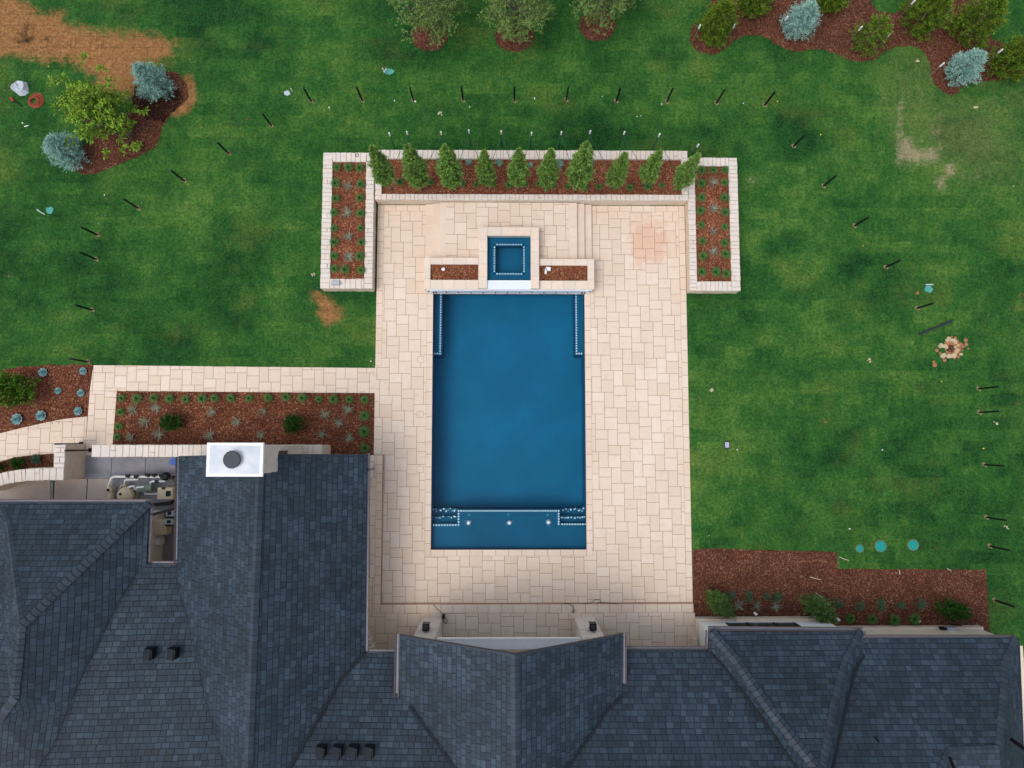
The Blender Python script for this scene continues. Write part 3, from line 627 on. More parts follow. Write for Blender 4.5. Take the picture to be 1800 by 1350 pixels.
# equipment yard
yd = MB(); yd2 = MB()
xs_ = [150, 196.5, 256, 330]
for a, b in zip(xs_[:-1], xs_[1:]):
    yd.prism(ccw(rect(PX(a, 820)+.012, PX(b, 820)-.012, PY(200, 841), PY(200, 790))), -.05, .03)
yd.prism(ccw(rect(PX(198, 860), PX(330, 860), PY(200, 1020), PY(200, 841)-.012)), -.05, .03); yd.prism(pxpoly([(90, 846), (94, 846), (93, 900), (89, 900)]), -.05, .034)
for a, b in ((96, 153), (154, 198)): yd2.prism(ccw(rect(PX(a, 860)+.01, PX(b, 860)-.01, PY(200, 1020), PY(200, 841)-.012)), -.05, .03)
yd2.prism(pxpoly([(-60, 880), (-20, 862), (20, 850), (50, 845), (89, 844), (89, 1000), (-60, 1000)]), -.05, .03); yd2.prism(pxpoly([(95, 783), (152, 783), (150, 840), (95, 840)]), -.05, .028)
tag(yd.build('grey_concrete_slab', M['concrete'], loc=(0, 0, 0)), kind='structure'); tag(yd2.build('pale_concrete_slab', M['concrete_pink'], loc=(0, 0, 0)), kind='structure')

# ------------------------------------------------------------------ stone walls
def cap_run(mb, a, b, w, z, sl=(.16, .30), th=.10):
    """cap stones laid across a wall that runs from a to b (centre line)"""
    d = Vector((b[0]-a[0], b[1]-a[1])); L = d.length; d.normalize(); n = Vector((-d.y, d.x)); s = 0
    while s < L-1e-4:
        l = random.uniform(*sl); e = min(L, s+l); e = L if L-e < sl[0]*.6 else e
        parts = 1 if random.random() < .8 else 2; cut = random.uniform(-.25, .25)*w
        for k in range(parts):
            lo, hi = (-w/2, w/2) if parts == 1 else ((-w/2, cut-.004) if k == 0 else (cut+.004, w/2))
            g = .006; j = lambda: random.uniform(-.012, .012)
            vs = []
            for (zz, c) in ((z-th, 0), (z-.015, 0), (z+random.uniform(-.006, .006), .014)):
                for (u, v) in ((s+g+c, lo+j()+c), (e-g-c, lo+j()+c), (e-g-c, hi+j()-c), (s+g+c, hi+j()-c)):
                    p = Vector(a[:2])+d*u+n*v; vs.append((p.x, p.y, zz))
            fs = [(8, 9, 10, 11)]
            for o in (0, 4): fs += [(o+q, o+(q+1) % 4, o+4+(q+1) % 4, o+4+q) for q in range(4)]
            mb.faces(vs, fs, random.random())
        s = e
def stone_face(mb, x0, x1, y0, y1, z0, z1, seed=0):
    """four outer sides of a wall block laid in courses of stone over a core"""
    rr = random.Random(seed)
    z = z0
    while z < z1-.01:
        h = min(rr.uniform(.10, .18), z1-z); h = z1-z if z1-z-h < .05 else h
        for side in range(4):
            L = (x1-x0) if side < 2 else (y1-y0); s = 0
            while s < L-1e-3:
                l = rr.uniform(.18, .5); e = min(L, s+l); d = rr.uniform(.0, .02); g = .004
                if side == 0: mb.box(x0+s+g, x0+e-g, y0-.01-d, y0+.02, z+g, z+h-g, rr.random())
                if side == 1: mb.box(x0+s+g, x0+e-g, y1-.02, y1+.01+d, z+g, z+h-g, rr.random())
                if side == 2: mb.box(x0-.01-d, x0+.02, y0+s+g, y0+e-g, z+g, z+h-g, rr.random())
                if side == 3: mb.box(x1-.02, x1+.01+d, y0+s+g, y0+e-g, z+g, z+h-g, rr.random())
                s = e
        z += h
def planter(outer, inner, z, label, seed, mulch='mulch_red', soil=.55):
    x0, x1, y0, y1 = outer; a0, a1, b0, b1 = inner
    t = empty('raised_planter', ((x0+x1)/2, (y0+y1)/2, 0)); tag(t, label, 'planter')
    w = MB(); e = .02
    for q in ((x0+e, a0, y0+e, y1-e), (a1, x1-e, y0+e, y1-e), (a0, a1, y0+e, b0), (a0, a1, b1, y1-e)): w.box(*q, -.05, z-.08, .5)
    stone_face(w, x0+e, x1-e, y0+e, y1-e, -.02, z-.1, seed)
    w.build('wall', M['ledge'], t)
    c = MB()
    cap_run(c, ((x0+a0)/2, y0), ((x0+a0)/2, y1), a0-x0, z); cap_run(c, ((x1+a1)/2, y0), ((x1+a1)/2, y1), x1-a1, z)
    cap_run(c, (a0+.004, (y0+b0)/2), (a1-.004, (y0+b0)/2), b0-y0, z); cap_run(c, (a0+.004, (y1+b1)/2), (a1-.004, (y1+b1)/2), y1-b1, z)
    c.build('cap_stones', M['limestone'], t)
    me = mulch_bed('mulch', rect(a0-.0, a1+.0, b0-.0, b1+.0), soil, M[mulch], 60, seed=seed, jag=0.0)
    me.transform(Matrix.Translation(-Vector(t.location))); o = link('mulch', me, t)
    return t
def R4(xl, xr, yt, yb, z, ym=None):
    ym = (yt+yb)/2 if ym is None else ym; xm = (xl+xr)/2
    return (PX(xl, ym, z), PX(xr, ym, z), PY(xm, yb, z), PY(xm, yt, z))
ZW = .66
oL = R4(565.5, 656.2, 268, 507, ZW, 390); planter((oL[0], min(oL[1], XL-.03), oL[2], oL[3]), R4(582, 642, 284, 490, ZW, 390), ZW, 'narrow stone planter of grass tufts at the left end of the pool patio', 21)
oR = R4(1211, 1299, 277, 511, ZW, 400); planter((max(oR[0], XR+.02), oR[1], oR[2], oR[3]), R4(1223.5, 1284, 291.5, 494.5, ZW, 400), ZW, 'narrow stone planter of grass tufts at the right end of the pool patio', 22)
oB = (oL[1]+.02, oR[0]-.02, PY(930, 354, .75), PY(930, 264, .75))
planter((XL-.0, XR+.0, YT+.03, oB[3]), (PX(671, 310, .75), PX(1198.5, 310, .75), PY(930, 341.5, .75), PY(930, 279, .75)), .75, 'long stone planter with ten conifers along the far side of the pool patio', 23, soil=.6)

# the spa block in front of the terrace
def block_coping(mb, x0, x1, y0, y1, ix0, ix1, iy0, iy1, z, th=.07, ln=.55, skip_front=False):
    def run(a0, a1, b0, b1, ax):
        L = (a1-a0) if ax == 'x' else (b1-b0); n = max(1, int(round(L/ln)))
        for k in range(n):
            if ax == 'x': mb.bbox(a0+L*k/n+.003, a0+L*(k+1)/n-.003, b0, b1, z-th, z, .008, random.random())
            else: mb.bbox(a0, a1, b0+L*k/n+.003, b0+L*(k+1)/n-.003, z-th, z, .008, random.random())
    run(x0, ix0-.002, y0, y1, 'y'); run(ix1+.002, x1, y0, y1, 'y'); run(ix0, ix1, iy1+.002, y1, 'x')
    if not skip_front: run(ix0, ix1, y0, iy0-.002, 'x')
YF = 7.2; ZS = .95; ZP = .80
sp = empty('spa', (0, 8.5, 0)); tag(sp, 'small square raised spa with blue water at the head of the swimming pool', 'spa')
s0, s1, s3 = PX(841.5, 450, ZS), PX(947.5, 450, ZS), PY(894, 399, ZS); i0, i1, j0, j1 = PX(856.5, 450, ZS), PX(933, 450, ZS), PY(894, 492, ZS), PY(894, 414, ZS)
m = MB()
for q in ((s0+.02, i0, YF+.03, s3-.02), (i1, s1-.02, YF+.03, s3-.02), (i0, i1, j1, s3-.02), (i0, i1, YF+.03, j0)): m.box(*q, 0.0, ZS-.07 if q[3] != j0 else ZS-.14)
m.build('wall', M['coping'], sp)
m = MB(); block_coping(m, s0, s1, YF+.02, s3, i0, i1, j0, j1, ZS, .07, .62, True); m.build('coping', M['coping'], sp)
m = MB(); m.box(i0+.002, i1-.002, YF+.0, j0, ZS-.14, ZS-.09); m.build('spillway', M['tile'], sp)
m = MB(); zb = .62; k0, k1, l0, l1 = PX(871.5, 450, zb), PX(918.5, 450, zb), PY(894, 479, zb), PY(894, 432, zb)
for q in ((i0+.002, k0, j0+.002, j1-.002), (k1, i1-.002, j0+.002, j1-.002), (k0, k1, j0+.002, l0), (k0, k1, l1, j1-.002)): m.box(*q, 0, zb)
m.box(k0, k1, l0, l1, 0.0, .15); m.build('basin', M['shelf'], sp)
m = MB()
ax0, ax1, ay0, ay1 = PX(869, 450, zb), PX(921, 450, zb), PY(894, 481.5, zb), PY(894, 430, zb)
for k in range(12):
    u = k/11; r = .03
    for (x, y) in ((ax0+(ax1-ax0)*u, ay0), (ax0+(ax1-ax0)*u, ay1), (ax0, ay0+(ay1-ay0)*u), (ax1, ay0+(ay1-ay0)*u)): m.box(x-r, x+r, y-r, y+r, zb+.001, zb+.008)
m.build('tile_trim', M['dot'], sp)
w = MB(); w.face([(i0, j0, ZS-.10), (i1, j0, ZS-.10), (i1, j1, ZS-.10), (i0, j1, ZS-.10)]); tag(w.build('spa_water', M['water'], loc=(0, 0, 0)), kind='structure')
# two low planters beside the spa
for (xo, xi, yo, yi, lab, sd_, rx) in (((745.5, 841), (756.5, 841.2), (453, 505.5), (464.5, 492), 'low cream coped planter box of bark left of the spa', 31, 0), ((947.8, 1044.5), (948, 1033), (455, 506.5), (466, 493), 'low cream coped planter box of bark right of the spa', 32, 1)):
    t = empty('planter_box', (PX((xo[0]+xo[1])/2, 480, ZP), 8.0, 0)); tag(t, lab, 'planter')
    x0, x1 = PX(xo[0], 480, ZP), PX(xo[1], 480, ZP); y1 = PY(894, yo[0], ZP); ix0, ix1 = PX(xi[0], 480, ZP), PX(xi[1], 480, ZP); iy0, iy1 = PY(894, yi[1], ZP), PY(894, yi[0], ZP)
    if rx == 0: x1 = s0-.004; ix1 = x1-.02
    else: x0 = s1+.004; ix0 = x0+.02
    m = MB()
    for q in ((x0+.03, ix0, YF+.03, y1-.03), (ix1, x1-.01 if rx == 0 else x1-.03, YF+.03, y1-.03), (ix0, ix1, iy1, y1-.03), (ix0, ix1, YF+.03, iy0)):
        if q[1] > q[0]: m.box(*q, 0, ZP-.07)
    m.build('wall', M['coping'], t)
    m = MB(); block_coping(m, x0, x1, YF+.02, y1, ix0, ix1, iy0, iy1, ZP, .07, .58); m.build('coping', M['coping'], t)
    me = mulch_bed('mulch', rect(ix0, ix1, iy0, iy1), ZP-.12, M['mulch_red'], 60, seed=sd_, jag=0); me.transform(Matrix.Translation(-Vector(t.location))); link('mulch', me, t)
# tiled front wall with water spouts
t = empty('spout_wall', (0, YF, 0)); tag(t, 'low white tiled wall with a row of water spouts between spa and pool', 'wall')
f0, f1 = PX(750, 508, ZP), PX(1040, 508, ZP)
m = MB(); m.box(f0, f1, YF-.03, YF+.018, -.10, ZP-.075); m.build('tile_panel', M['tile'], t)
for px in (785, 806, 828, 849, 871, 892, 913, 935, 956, 977, 998):
    x = PX(px, 509, .4); m = MB(); m.tube([(x, YF-.03, .42), (x, YF-.10, .41)], .022, 8); m.build('spout', M['slate'], t)
for sgn, xx in ((1, f0), (-1, f1)):
    for q, dx in ((0, .07), (1, .27), (2, .40)):
        z1 = ZP-.09 if q < 1 else .42; z0 = .45 if q < 1 else .06; m = MB(); m.box(xx+sgn*dx-.035, xx+sgn*dx+.035, YF-.036, YF-.028, z0, z1); m.build('dark_tile_band', M['black'], t)

# wall round the equipment yard
ZB = 1.6
def free_wall(name, label, pts, w, z, seed, mat='ledge'):
    t = empty(name, (pts[0][0], pts[0][1], 0)); tag(t, label, 'wall')
    body = MB(); c = MB()
    for a, b in zip(pts[:-1], pts[1:]):
        d = Vector((b[0]-a[0], b[1]-a[1])).normalized(); n = Vector((-d.y, d.x))*(w/2-.03)
        body.prism(ccw([(a[0]+n.x, a[1]+n.y), (a[0]-n.x, a[1]-n.y), (b[0]-n.x, b[1]-n.y), (b[0]+n.x, b[1]+n.y)]), -.05, z-.09, .5)
        cap_run(c, a, b, w, z, (.18, .42), .10)
        if abs(d.x) < .05 or abs(d.y) < .05:
            xs = sorted((a[0], b[0])); ys = sorted((a[1], b[1])); h = w/2-.03
            if abs(d.y) < .05: stone_face(body, xs[0], xs[1], ys[0]-h, ys[1]+h, 0, z-.1, seed)
            else: stone_face(body, xs[0]-h, xs[1]+h, ys[0], ys[1], 0, z-.1, seed)
    body.build('wall', M[mat], t); c.build('cap_stones', M['limestone'], t); return t
wa = P(161, 791.5, ZB); wb = P(362, 792.5, ZB); wc = P(565, 793.5, ZB); yw_ = (wa[1]+wb[1]+wc[1])/3
free_wall('garden_wall', 'long straight white capped stone wall along the planting bed by the chimney', [(wa[0], yw_), (wc[0], yw_)], .55, ZB, 41)
cpts = [P(-40, 858, ZB)[:2], P(-10, 846, ZB)[:2], P(15, 839, ZB)[:2], P(45, 835, ZB)[:2], P(75, 833.5, ZB)[:2], P(112, 833.5, ZB)[:2]]
t = free_wall('garden_wall', 'curved white capped stone wall ending in a square corner by the yard gate', cpts, .55, ZB, 42)
b_, c_ = MB(), MB(); xa, xb, ya, yb = PX(95, 800, ZB), PX(114, 800, ZB), PY(105, 823, ZB), PY(105, 781, ZB)
b_.box(xa+.02, xb-.02, ya, yb-.02, -.05, ZB-.09); stone_face(b_, xa+.02, xb-.02, ya-.5, yb-.02, 0, ZB-.1, 5); cap_run(c_, ((xa+xb)/2, ya+.01), ((xa+xb)/2, yb), xb-xa, ZB, (.18, .42))
b_.build('wall', M['ledge'], t); c_.build('cap_stones', M['limestone'], t)
for (bx, by, lab) in ((143.5, 780, 'black gate post at the corner of the curved stone wall'), (160, 791, 'black gate post at the end of the long straight stone wall')):
    c = P(bx, by); t = empty('gate_post', (c[0], c[1], 0)); tag(t, lab, 'post', 'black posts of the yard gate')
    m = MB(); m.box(c[0]-.035, c[0]+.035, c[1]-.035, c[1]+.035, 0, 1.95); m.build('post', M['black'], t)
    m = MB(); m.box(c[0]-.09, c[0]+.09, c[1]-.09, c[1]+.09, .03, .06); m.build('base_plate', M['black'], t)

# ------------------------------------------------------------------ the house
ZOV = {}
def VV(a): return Vector(P(a[0], a[1], ZOV.get((a[0], a[1]), a[2])))
def roof_face(m, pts, eave, planar=False):
    """pts: corners (px, py, z); eave 'x' when the eave runs east-west, 'y' when north-south. UV in metres."""
    W = [VV(p) for p in pts]
    # best plane, held to the eave
    A = np.array([[w.x, w.y, 1] for w in W]); zz = np.array([w.z for w in W]); wt = np.array([6.0 if abs(p[2]-EZ) < .01 or abs(p[2]-3.8) < .01 else 1.0 for p in pts])
    if eave == 'x': A[:, 0] *= .02
    else: A[:, 1] *= .02
    c, *_ = np.linalg.lstsq(A*wt[:, None], zz*wt, rcond=None)
    if eave == 'x': c[0] *= .02
    else: c[1] *= .02
    W2 = []
    for p, w in zip(pts, W):
        o = Vector((0, 0, H)); d = w-o          # point of the same sight line that lies in the plane
        t = (c[2]-H+c[0]*0)/(d.z-c[0]*d.x-c[1]*d.y); W2.append(o+d*t)
    if planar:
        W = W2
        for p, w in zip(pts, W): ZOV.setdefault((p[0], p[1]), w.z)
    else:
        A = np.array([[w.x, w.y, 1] for w in W]); zz = np.array([w.z for w in W]); c, *_ = np.linalg.lstsq(A, zz, rcond=None)
    s = c[1] if eave == 'x' else c[0]; f = math.sqrt(1+s*s); sg = 1 if s > 0 else -1
    uvf = (lambda w: (w.x*sg+50, w.y*sg*f+80)) if eave == 'x' else (lambda w: (-w.y*sg+50, w.x*sg*f+80))
    bm = bmesh.new(); vs = [bm.verts.new(w) for w in W]
    bmesh.ops.triangulate(bm, faces=[bm.faces.new(vs)], ngon_method='BEAUTY')
    for t in bm.faces:
        p = [v.co.copy() for v in t.verts]
        nrm = (p[1]-p[0]).cross(p[2]-p[0])
        if nrm.z < 0: p = p[::-1]
        m.face(p, .5, [uvf(q) for q in p])
    bm.free(); n = len(W)
    for k in range(n):
        a, b = W[k], W[(k+1) % n]; dz = Vector((0, 0, -.16)); m.face([a, b, b+dz, a+dz], .5, [uvf(a), uvf(b), uvf(b), uvf(a)])
    return W
house = empty('house', (3.0, -14.0, 0)); tag(house, 'large house with dark slate blue shingle roofs of many gables and hips', 'house')
EZ = 3.0
G1 = dict(a=(645, 800, EZ), b=(641, 1148, EZ), c=(597, 1197, 3.42), d=(510, 1350, 4.70), r2=(433, 1440, 5.4), r1=(436, 1350, 5.4), r0=(457, 799.5, 5.4), w0=(314, 803, EZ), w1=(311, 1013, EZ))
va = [(326, 1072, 3.27), (342.6, 1128, 3.57), (361, 1220, 3.9), (387, 1313, 4.37), (410, 1400, 4.9)]
v0 = [(243, 1004, 3.15), (211, 1057, 3.5), (185, 1109, 3.8), (152, 1176, 4.15), (126, 1235, 4.4), (100, 1302, 4.72), (70, 1350, 5.0), (30, 1440, 5.35)]
A0 = (37, 1101, 5.4); A1 = (24, 1228, 5.45)
roofs = {}
def roof(key, *faces):
    m = MB()
    for fc in faces: roof_face(m, *fc)
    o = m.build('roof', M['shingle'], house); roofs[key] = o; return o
m = None
lt = [(257, 992, EZ), (311, 992, EZ), G1['w1']]+va+[G1['r2'], (200, 1470, 5.4), v0[7]]+v0[6::-1]
E0 = (262, 884, EZ)
m3, m4, m5, gx = (720, 1240, 3.75), (800, 1350, 4.85), (850, 1420, 5.55), (908, 1500, 6.44)
h0, h1, h2, h3, h4 = (1095, 1116, 3.8), (1093, 1222, 3.75), (1065, 1250, 4.05), (995, 1352, 5.2), (952, 1420, 5.9)
g0, g1, gr0 = (702, 1118, 3.8), (700, 1232, 3.7), (905, 1152, 6.44)
vb = [(1280, 1183, 3.5), (1340, 1263, 4.35), (1400, 1350, 5.35), (1440, 1410, 6.0)]
AX = (1441, 1361, 6.2); hw = [(1250, 1110, EZ), (1297, 1165, 3.9), (1353, 1247, 4.95), (1433, 1347, 6.1)]; he = [(1515, 1111, EZ), (1487, 1163, 3.75), (1467, 1237, 4.8), (1447, 1347, 6.1)]
vc = [(1517, 1150, 3.15), (1502, 1178, 3.35), (1490, 1223, 3.95), (1477, 1283, 4.6), (1463, 1347, 5.3), (1452, 1415, 6.0)]
hr = [(1787, 1123, EZ), (1768, 1163, 3.6), (1763, 1250, 4.8), (1757, 1317, 5.6)]; k1, k2 = (1669, 1320, 5.6), (1655, 1354, 5.6)
roof('LM', (lt, 'x', True))
roof('M1', ([(641, 1148, EZ), (720, 1148, EZ), (716, 1232, 3.62), m3, m4, m5, gx, (700, 1500, 6.0), G1['r2'], G1['d'], G1['c']], 'x', True))
roof('M2', ([(1080, 1143, EZ), (1245, 1144, EZ)]+vb+[(1440, 1500, 6.6), gx, h4, h3, h2, h1], 'x', True))
roof('M3', ([(1517, 1123, EZ), hr[0], hr[1], hr[2], hr[3], k1, k2, (1648, 1440, 6.4), (1452, 1440, 6.2)]+vc[::-1], 'x', True),
     ([(1790, 1123, EZ), (1800, 1350, EZ), (1804, 1440, EZ), (1770, 1440, 5.0), hr[3], hr[2], hr[1], hr[0]], 'y'), ([hr[3], (1770, 1440, 5.0), (1680, 1440, 5.0), k2, k1], 'x'))
roof('G3', ([hw[0], he[0], he[1], he[2], he[3], AX, hw[3], hw[2], hw[1]], 'x', True), ([hw[0], (1246, 1110, EZ), (1245, 1144, EZ)]+vb+[AX, hw[3], hw[2], hw[1]], 'y'), ([he[0], (1518, 1111, EZ)]+vc+[AX, he[3], he[2], he[1]], 'y'))
roof_face(MB(), [E0, A0, (15, 926, 3.85), (2, 893, 3.2), (-2, 884, EZ)], 'x', True)
for _k, _d in (((24, 1228), .03), ((0, 1262), -.05), ((-10, 1440), 0.0), ((18, 1225), -.3)): ZOV[_k] = ZOV[(37, 1101)]+_d
roof('G0', ([(-70, 884, EZ), E0, A0, (15, 926, 3.85), (2, 893, 3.2), (-2, 884, EZ)][1:], 'x', True), ([E0, (257, 992, EZ)]+v0+[(-10, 1440, 5.4), (0, 1262, 5.3), A1, A0], 'y'),
     ([(-2, 884, EZ), (2, 893, 3.2), (15, 926, 3.85), A0, A1, (18, 1225, 5.1), (0, 1040, 3.6), (-20, 884, EZ)], 'y'), ([(-20, 884, 3.0), (0, 1040, 3.6), (18, 1225, 5.1), (0, 1262, 5.2), (-90, 1300, 5.2), (-90, 884, 3.0)], 'x'), ([(0, 1262, 5.3), (-10, 1440, 5.4), (-90, 1440, 5.4), (-90, 1300, 5.2)], 'y'))
roof('G1', ([G1[k] for k in ('a', 'b', 'c', 'd', 'r2', 'r1', 'r0')], 'y'), ([G1['r0'], G1['r1'], G1['r2'], va[4], va[3], va[2], va[1], va[0], G1['w1'], G1['w0']], 'y'))
roof('G2', ([g0, g1, m3, m4, m5, gx, gr0], 'y'), ([gr0, gx, h4, h3, h2, h1, h0], 'y'))
# ridge and hip cap shingles
def caps(key, pts, w=.17, drop=.08, step=.24, lift=.03):
    W = [VV(p) for p in pts]; m = MB()
    if W[0].z > W[-1].z: W = W[::-1]
    for a, b in zip(W[:-1], W[1:]):
        d = b-a; L = d.length; d.normalize(); n = Vector((d.y, -d.x, 0)).normalized(); s = 0
        while s < L-.02:
            e = min(L+.02, s+step+.03); sh = random.random(); j = random.uniform(-.008, .008)
            q = []
            for (t, zz) in ((s, lift+.03), (e, lift+.008)):
                c = a+d*t
                for (o, dz) in ((-w+j, -drop), (0, 0), (w+j, -drop)): q.append((c.x+n.x*o, c.y+n.y*o, c.z+zz+dz))
            q += [(q[i][0], q[i][1], q[i][2]-.04) for i in (0, 1, 2)]
            m.face([q[0], q[1], q[4], q[3]], sh, [(0, 0), (1, 0), (1, 1), (0, 1)]); m.face([q[1], q[2], q[5], q[4]], sh, [(0, 0), (1, 0), (1, 1), (0, 1)]); m.faces([q[6], q[7], q[8], q[0], q[1], q[2]], [(0, 1, 4, 3), (1, 2, 5, 4)], sh); s += step
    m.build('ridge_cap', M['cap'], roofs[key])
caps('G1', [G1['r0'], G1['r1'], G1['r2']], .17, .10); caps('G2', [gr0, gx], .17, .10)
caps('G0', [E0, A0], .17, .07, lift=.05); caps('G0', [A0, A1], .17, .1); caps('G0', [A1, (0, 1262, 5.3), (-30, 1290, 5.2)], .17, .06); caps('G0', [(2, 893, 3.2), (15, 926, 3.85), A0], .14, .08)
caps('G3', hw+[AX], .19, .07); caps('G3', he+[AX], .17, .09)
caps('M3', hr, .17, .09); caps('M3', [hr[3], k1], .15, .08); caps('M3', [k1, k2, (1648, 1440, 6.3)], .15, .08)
# valley metal: a narrow dark strip lying in each open valley
def valley(key, pts, w=.045):
    W = [VV(p) for p in pts]; m = MB()
    for a, b in zip(W[:-1], W[1:]):
        d = (b-a); n = Vector((d.y, -d.x, 0)).normalized()*w; z = Vector((0, 0, .12))
        m.faces([a-n+z, a+n+z, b+n+z, b-n+z], [(0, 1, 2, 3)])
        n2 = n*.35; z2 = Vector((0, 0, .135)); m.faces([a-n2+z2, a+n2+z2, b+n2+z2, b-n2+z2], [(0, 1, 2, 3)])
    m.build('valley_flashing', M['vent'], roofs[key])
valley('G1', [G1['b'], G1['c'], G1['d'], G1['r2']], .05); valley('G2', [m3, m4, m5, gx]); valley('G2', [h1, h2, h3, h4, gx]); valley('G3', [(1245, 1144, EZ)]+vb); valley('G3', vc, .05)
valley('G0', v0, .018); valley('G1', [G1['w1']]+va, .012)
# gutters
def gutter(key, a, b, r=.065, off=(0, 0), dz=-.06, mat='gutter', capend=True):
    A, B = VV(a), VV(b); d = (B-A).normalized(); n = Vector((-d.y, d.x, 0)); m = MB(); o = Vector((off[0], off[1], dz)); A += o; B += o
    prof = [(r*math.cos(t), r*math.sin(t)) for t in np.linspace(math.pi, 2*math.pi, 9)]+[(r*.88, .0)]+[(r*.85*math.cos(t), r*.85*math.sin(t)) for t in np.linspace(2*math.pi, math.pi, 9)]
    vs = [A+n*u+Vector((0, 0, v)) for u, v in prof]+[B+n*u+Vector((0, 0, v)) for u, v in prof]; k = len(prof)
    m.faces(vs, [(i, (i+1) % k, k+(i+1) % k, k+i) for i in range(k)]+[tuple(range(k)), tuple(range(2*k-1, k-1, -1))])
    g = m.build('gutter', M[mat], roofs[key])
    m = MB(); e = n*(r+.012); 
    for sgn in (-1,): m.tube([A+e*sgn+Vector((0, 0, .012)), B+e*sgn+Vector((0, 0, .012))], .014, 6); m.tube([A-e*sgn+Vector((0, 0, .012)), B-e*sgn+Vector((0, 0, .012))], .014, 6)
    x = m.build('gutter_lip', M['brown'], roofs[key]); 
    return g
gutter('G1', (644, 797, EZ), (640.5, 1146, EZ), .075, (.07, 0)); gutter('G1', (314, 803, EZ), (310.5, 1000, EZ), .07, (-.07, 0))
gutter('G0', (-70, 884, EZ), (264, 884, EZ), .07, (0, .07)); gutter('G0', (262, 886, EZ), (257, 990, EZ), .075, (.07, 0)); gutter('LM', (262, 992, EZ), (308, 992, EZ), .06, (0, .06))
gutter('M1', (645, 1148, EZ), (699, 1148, EZ), .07, (0, .07)); gutter('G2', (701, 1116, 3.8), (699, 1230, 3.8), .085, (-.07, 0)); gutter('G2', (1095, 1113, 3.8), (1095, 1203, 3.8), .085, (.06, 0))
gutter('M2', (1098, 1143, EZ), (1243, 1143, EZ), .07, (0, .07)); gutter('G3', (1246, 1108, EZ), (1518, 1110, EZ), .08, (0, .07)); gutter('G3', (1247, 1109, EZ), (1246, 1143, EZ), .07, (-.07, 0)); gutter('G3', (1518, 1110, EZ), (1518, 1136, EZ), .05, (.05, 0))
gutter('M3', (1521, 1123, EZ), (1789, 1123, EZ), .07, (0, .07))
# rake boards
def board(key, a, b, w, h, dz, mat, off=(0, 0)):
    A, B = VV(a)+Vector((off[0], off[1], dz)), VV(b)+Vector((off[0], off[1], dz)); d = (B-A).normalized(); n = Vector((-d.y, d.x, 0)).normalized()*w/2; z = Vector((0, 0, h)); m = MB()
    m.faces([A-n, A+n, B+n, B-n, A-n-z, A+n-z, B+n-z, B-n-z], [(0, 1, 2, 3), (7, 6, 5, 4), (0, 4, 5, 1), (1, 5, 6, 2), (2, 6, 7, 3), (3, 7, 4, 0)]); m.build('rake_board', M[mat], roofs[key])
board('G2', g0, gr0, .06, .2, .02, 'slate', (0, .01)); board('G2', gr0, h0, .06, .2, .02, 'slate', (0, .01)); board('G1', G1['a'], G1['r0'], .05, .2, .02, 'slate', (0, .01)); board('G1', G1['w0'], G1['r0'], .05, .2, .02, 'slate', (0, .01)); board('M3', (1791, 1123, EZ), (1804, 1440, EZ), .05, .2, .02, 'slate')
# attic gable ends and walls
def wallbox(pts, z0, z1, mat='stucco'):
    m = MB(); m.prism(ccw([p[:2] for p in pts]), z0, z1); return m.build('wall', M[mat], house)
x1 = PX(650, 900); x0 = -14.2
wallbox([(x0, -1.25), (x1, -1.25), (x1, -18), (x0, -18)], -.05, 2.95)
m = MB(); r = VV(G1['r0']); m.faces([(x0, -1.25, 2.95), (x1, -1.25, 2.95), (r.x, -1.25, 5.2), (x0, -1.55, 2.95), (x1, -1.55, 2.95), (r.x, -1.55, 5.2)], [(0, 1, 2), (5, 4, 3), (0, 3, 4, 1), (1, 4, 5, 2), (2, 5, 3, 0)]); m.build('gable_wall', M['stucco'], house)
xg = PX(288, 930); wallbox([(xg, -3.4), (xg, -6.3), (-30, -6.3), (-30, -3.4)], -.05, 2.95, 'cream'); wallbox([(-30, -6.31), (x0-.003, -6.31), (x0-.003, -18), (-30, -18)], -.05, 2.95)
wallbox([(x1+.003, -11.6), (9.35, -11.6), (9.35, -18), (x1+.003, -18)], -.05, 2.95)
xw = PX(1224, 1100); ywl = PY(1300, 1088); yw2 = PY(1600, 1103); xe = PX(1716, 1100)
wallbox([(xw, ywl), (PX(1447, 1095), ywl), (PX(1447, 1095), -18), (xw, -18)], -.05, 2.95, 'whitewall'); wallbox([(PX(1447, 1095)+.003, yw2), (xe, yw2), (xe, -18), (PX(1447, 1095)+.003, -18)], -.05, 2.95)
m = MB(); xa, xb = xw-.12, PX(1440, 1090)
for q in ((xa, xb+.3, ywl-.2, ywl+.12, -.05, .45), (xb+.3, xe+.1, yw2-.2, yw2+.10, -.05, .35), (xa-.02, xw+.02, ywl-1.9, ywl-.2, -.05, .45)): m.box(*q)
m.box(PX(1217, 1130, .3), xa-.03, ywl-1.9, PY(1220, 1120, .3), .15, .6); m.build('stone_plinth', M['ledge'], house)
wx0, wx1 = PX(1283, 1098, 1.2), PX(1402, 1098, 1.2)
wn = MB(); wn.box(wx0, wx1, ywl-.05, ywl+.02, .7, 2.3); wn = wn.build('window', M['glass'], house)
f = MB()
for q in ((wx0-.06, wx1+.06, ywl+.001, ywl+.07, 2.3, 2.36), (wx0-.06, wx0, ywl+.001, ywl+.04, .7, 2.3), (wx1, wx1+.06, ywl+.001, ywl+.04, .7, 2.3), (wx0+.9, wx0+.97, ywl+.021, ywl+.04, .7, 2.3), (wx1-.97, wx1-.9, ywl+.021, ywl+.04, .7, 2.3)): f.box(*q)
f.build('frame', M['black'], wn)
s_ = MB()
for k in range(4): a = wx0-.1+(wx1-wx0+.2)*k/4; s_.box(a+.004, a+(wx1-wx0+.2)/4-.004, ywl+.001, ywl+.06, .60, .70)
s_.build('sill', M['white'], wn)
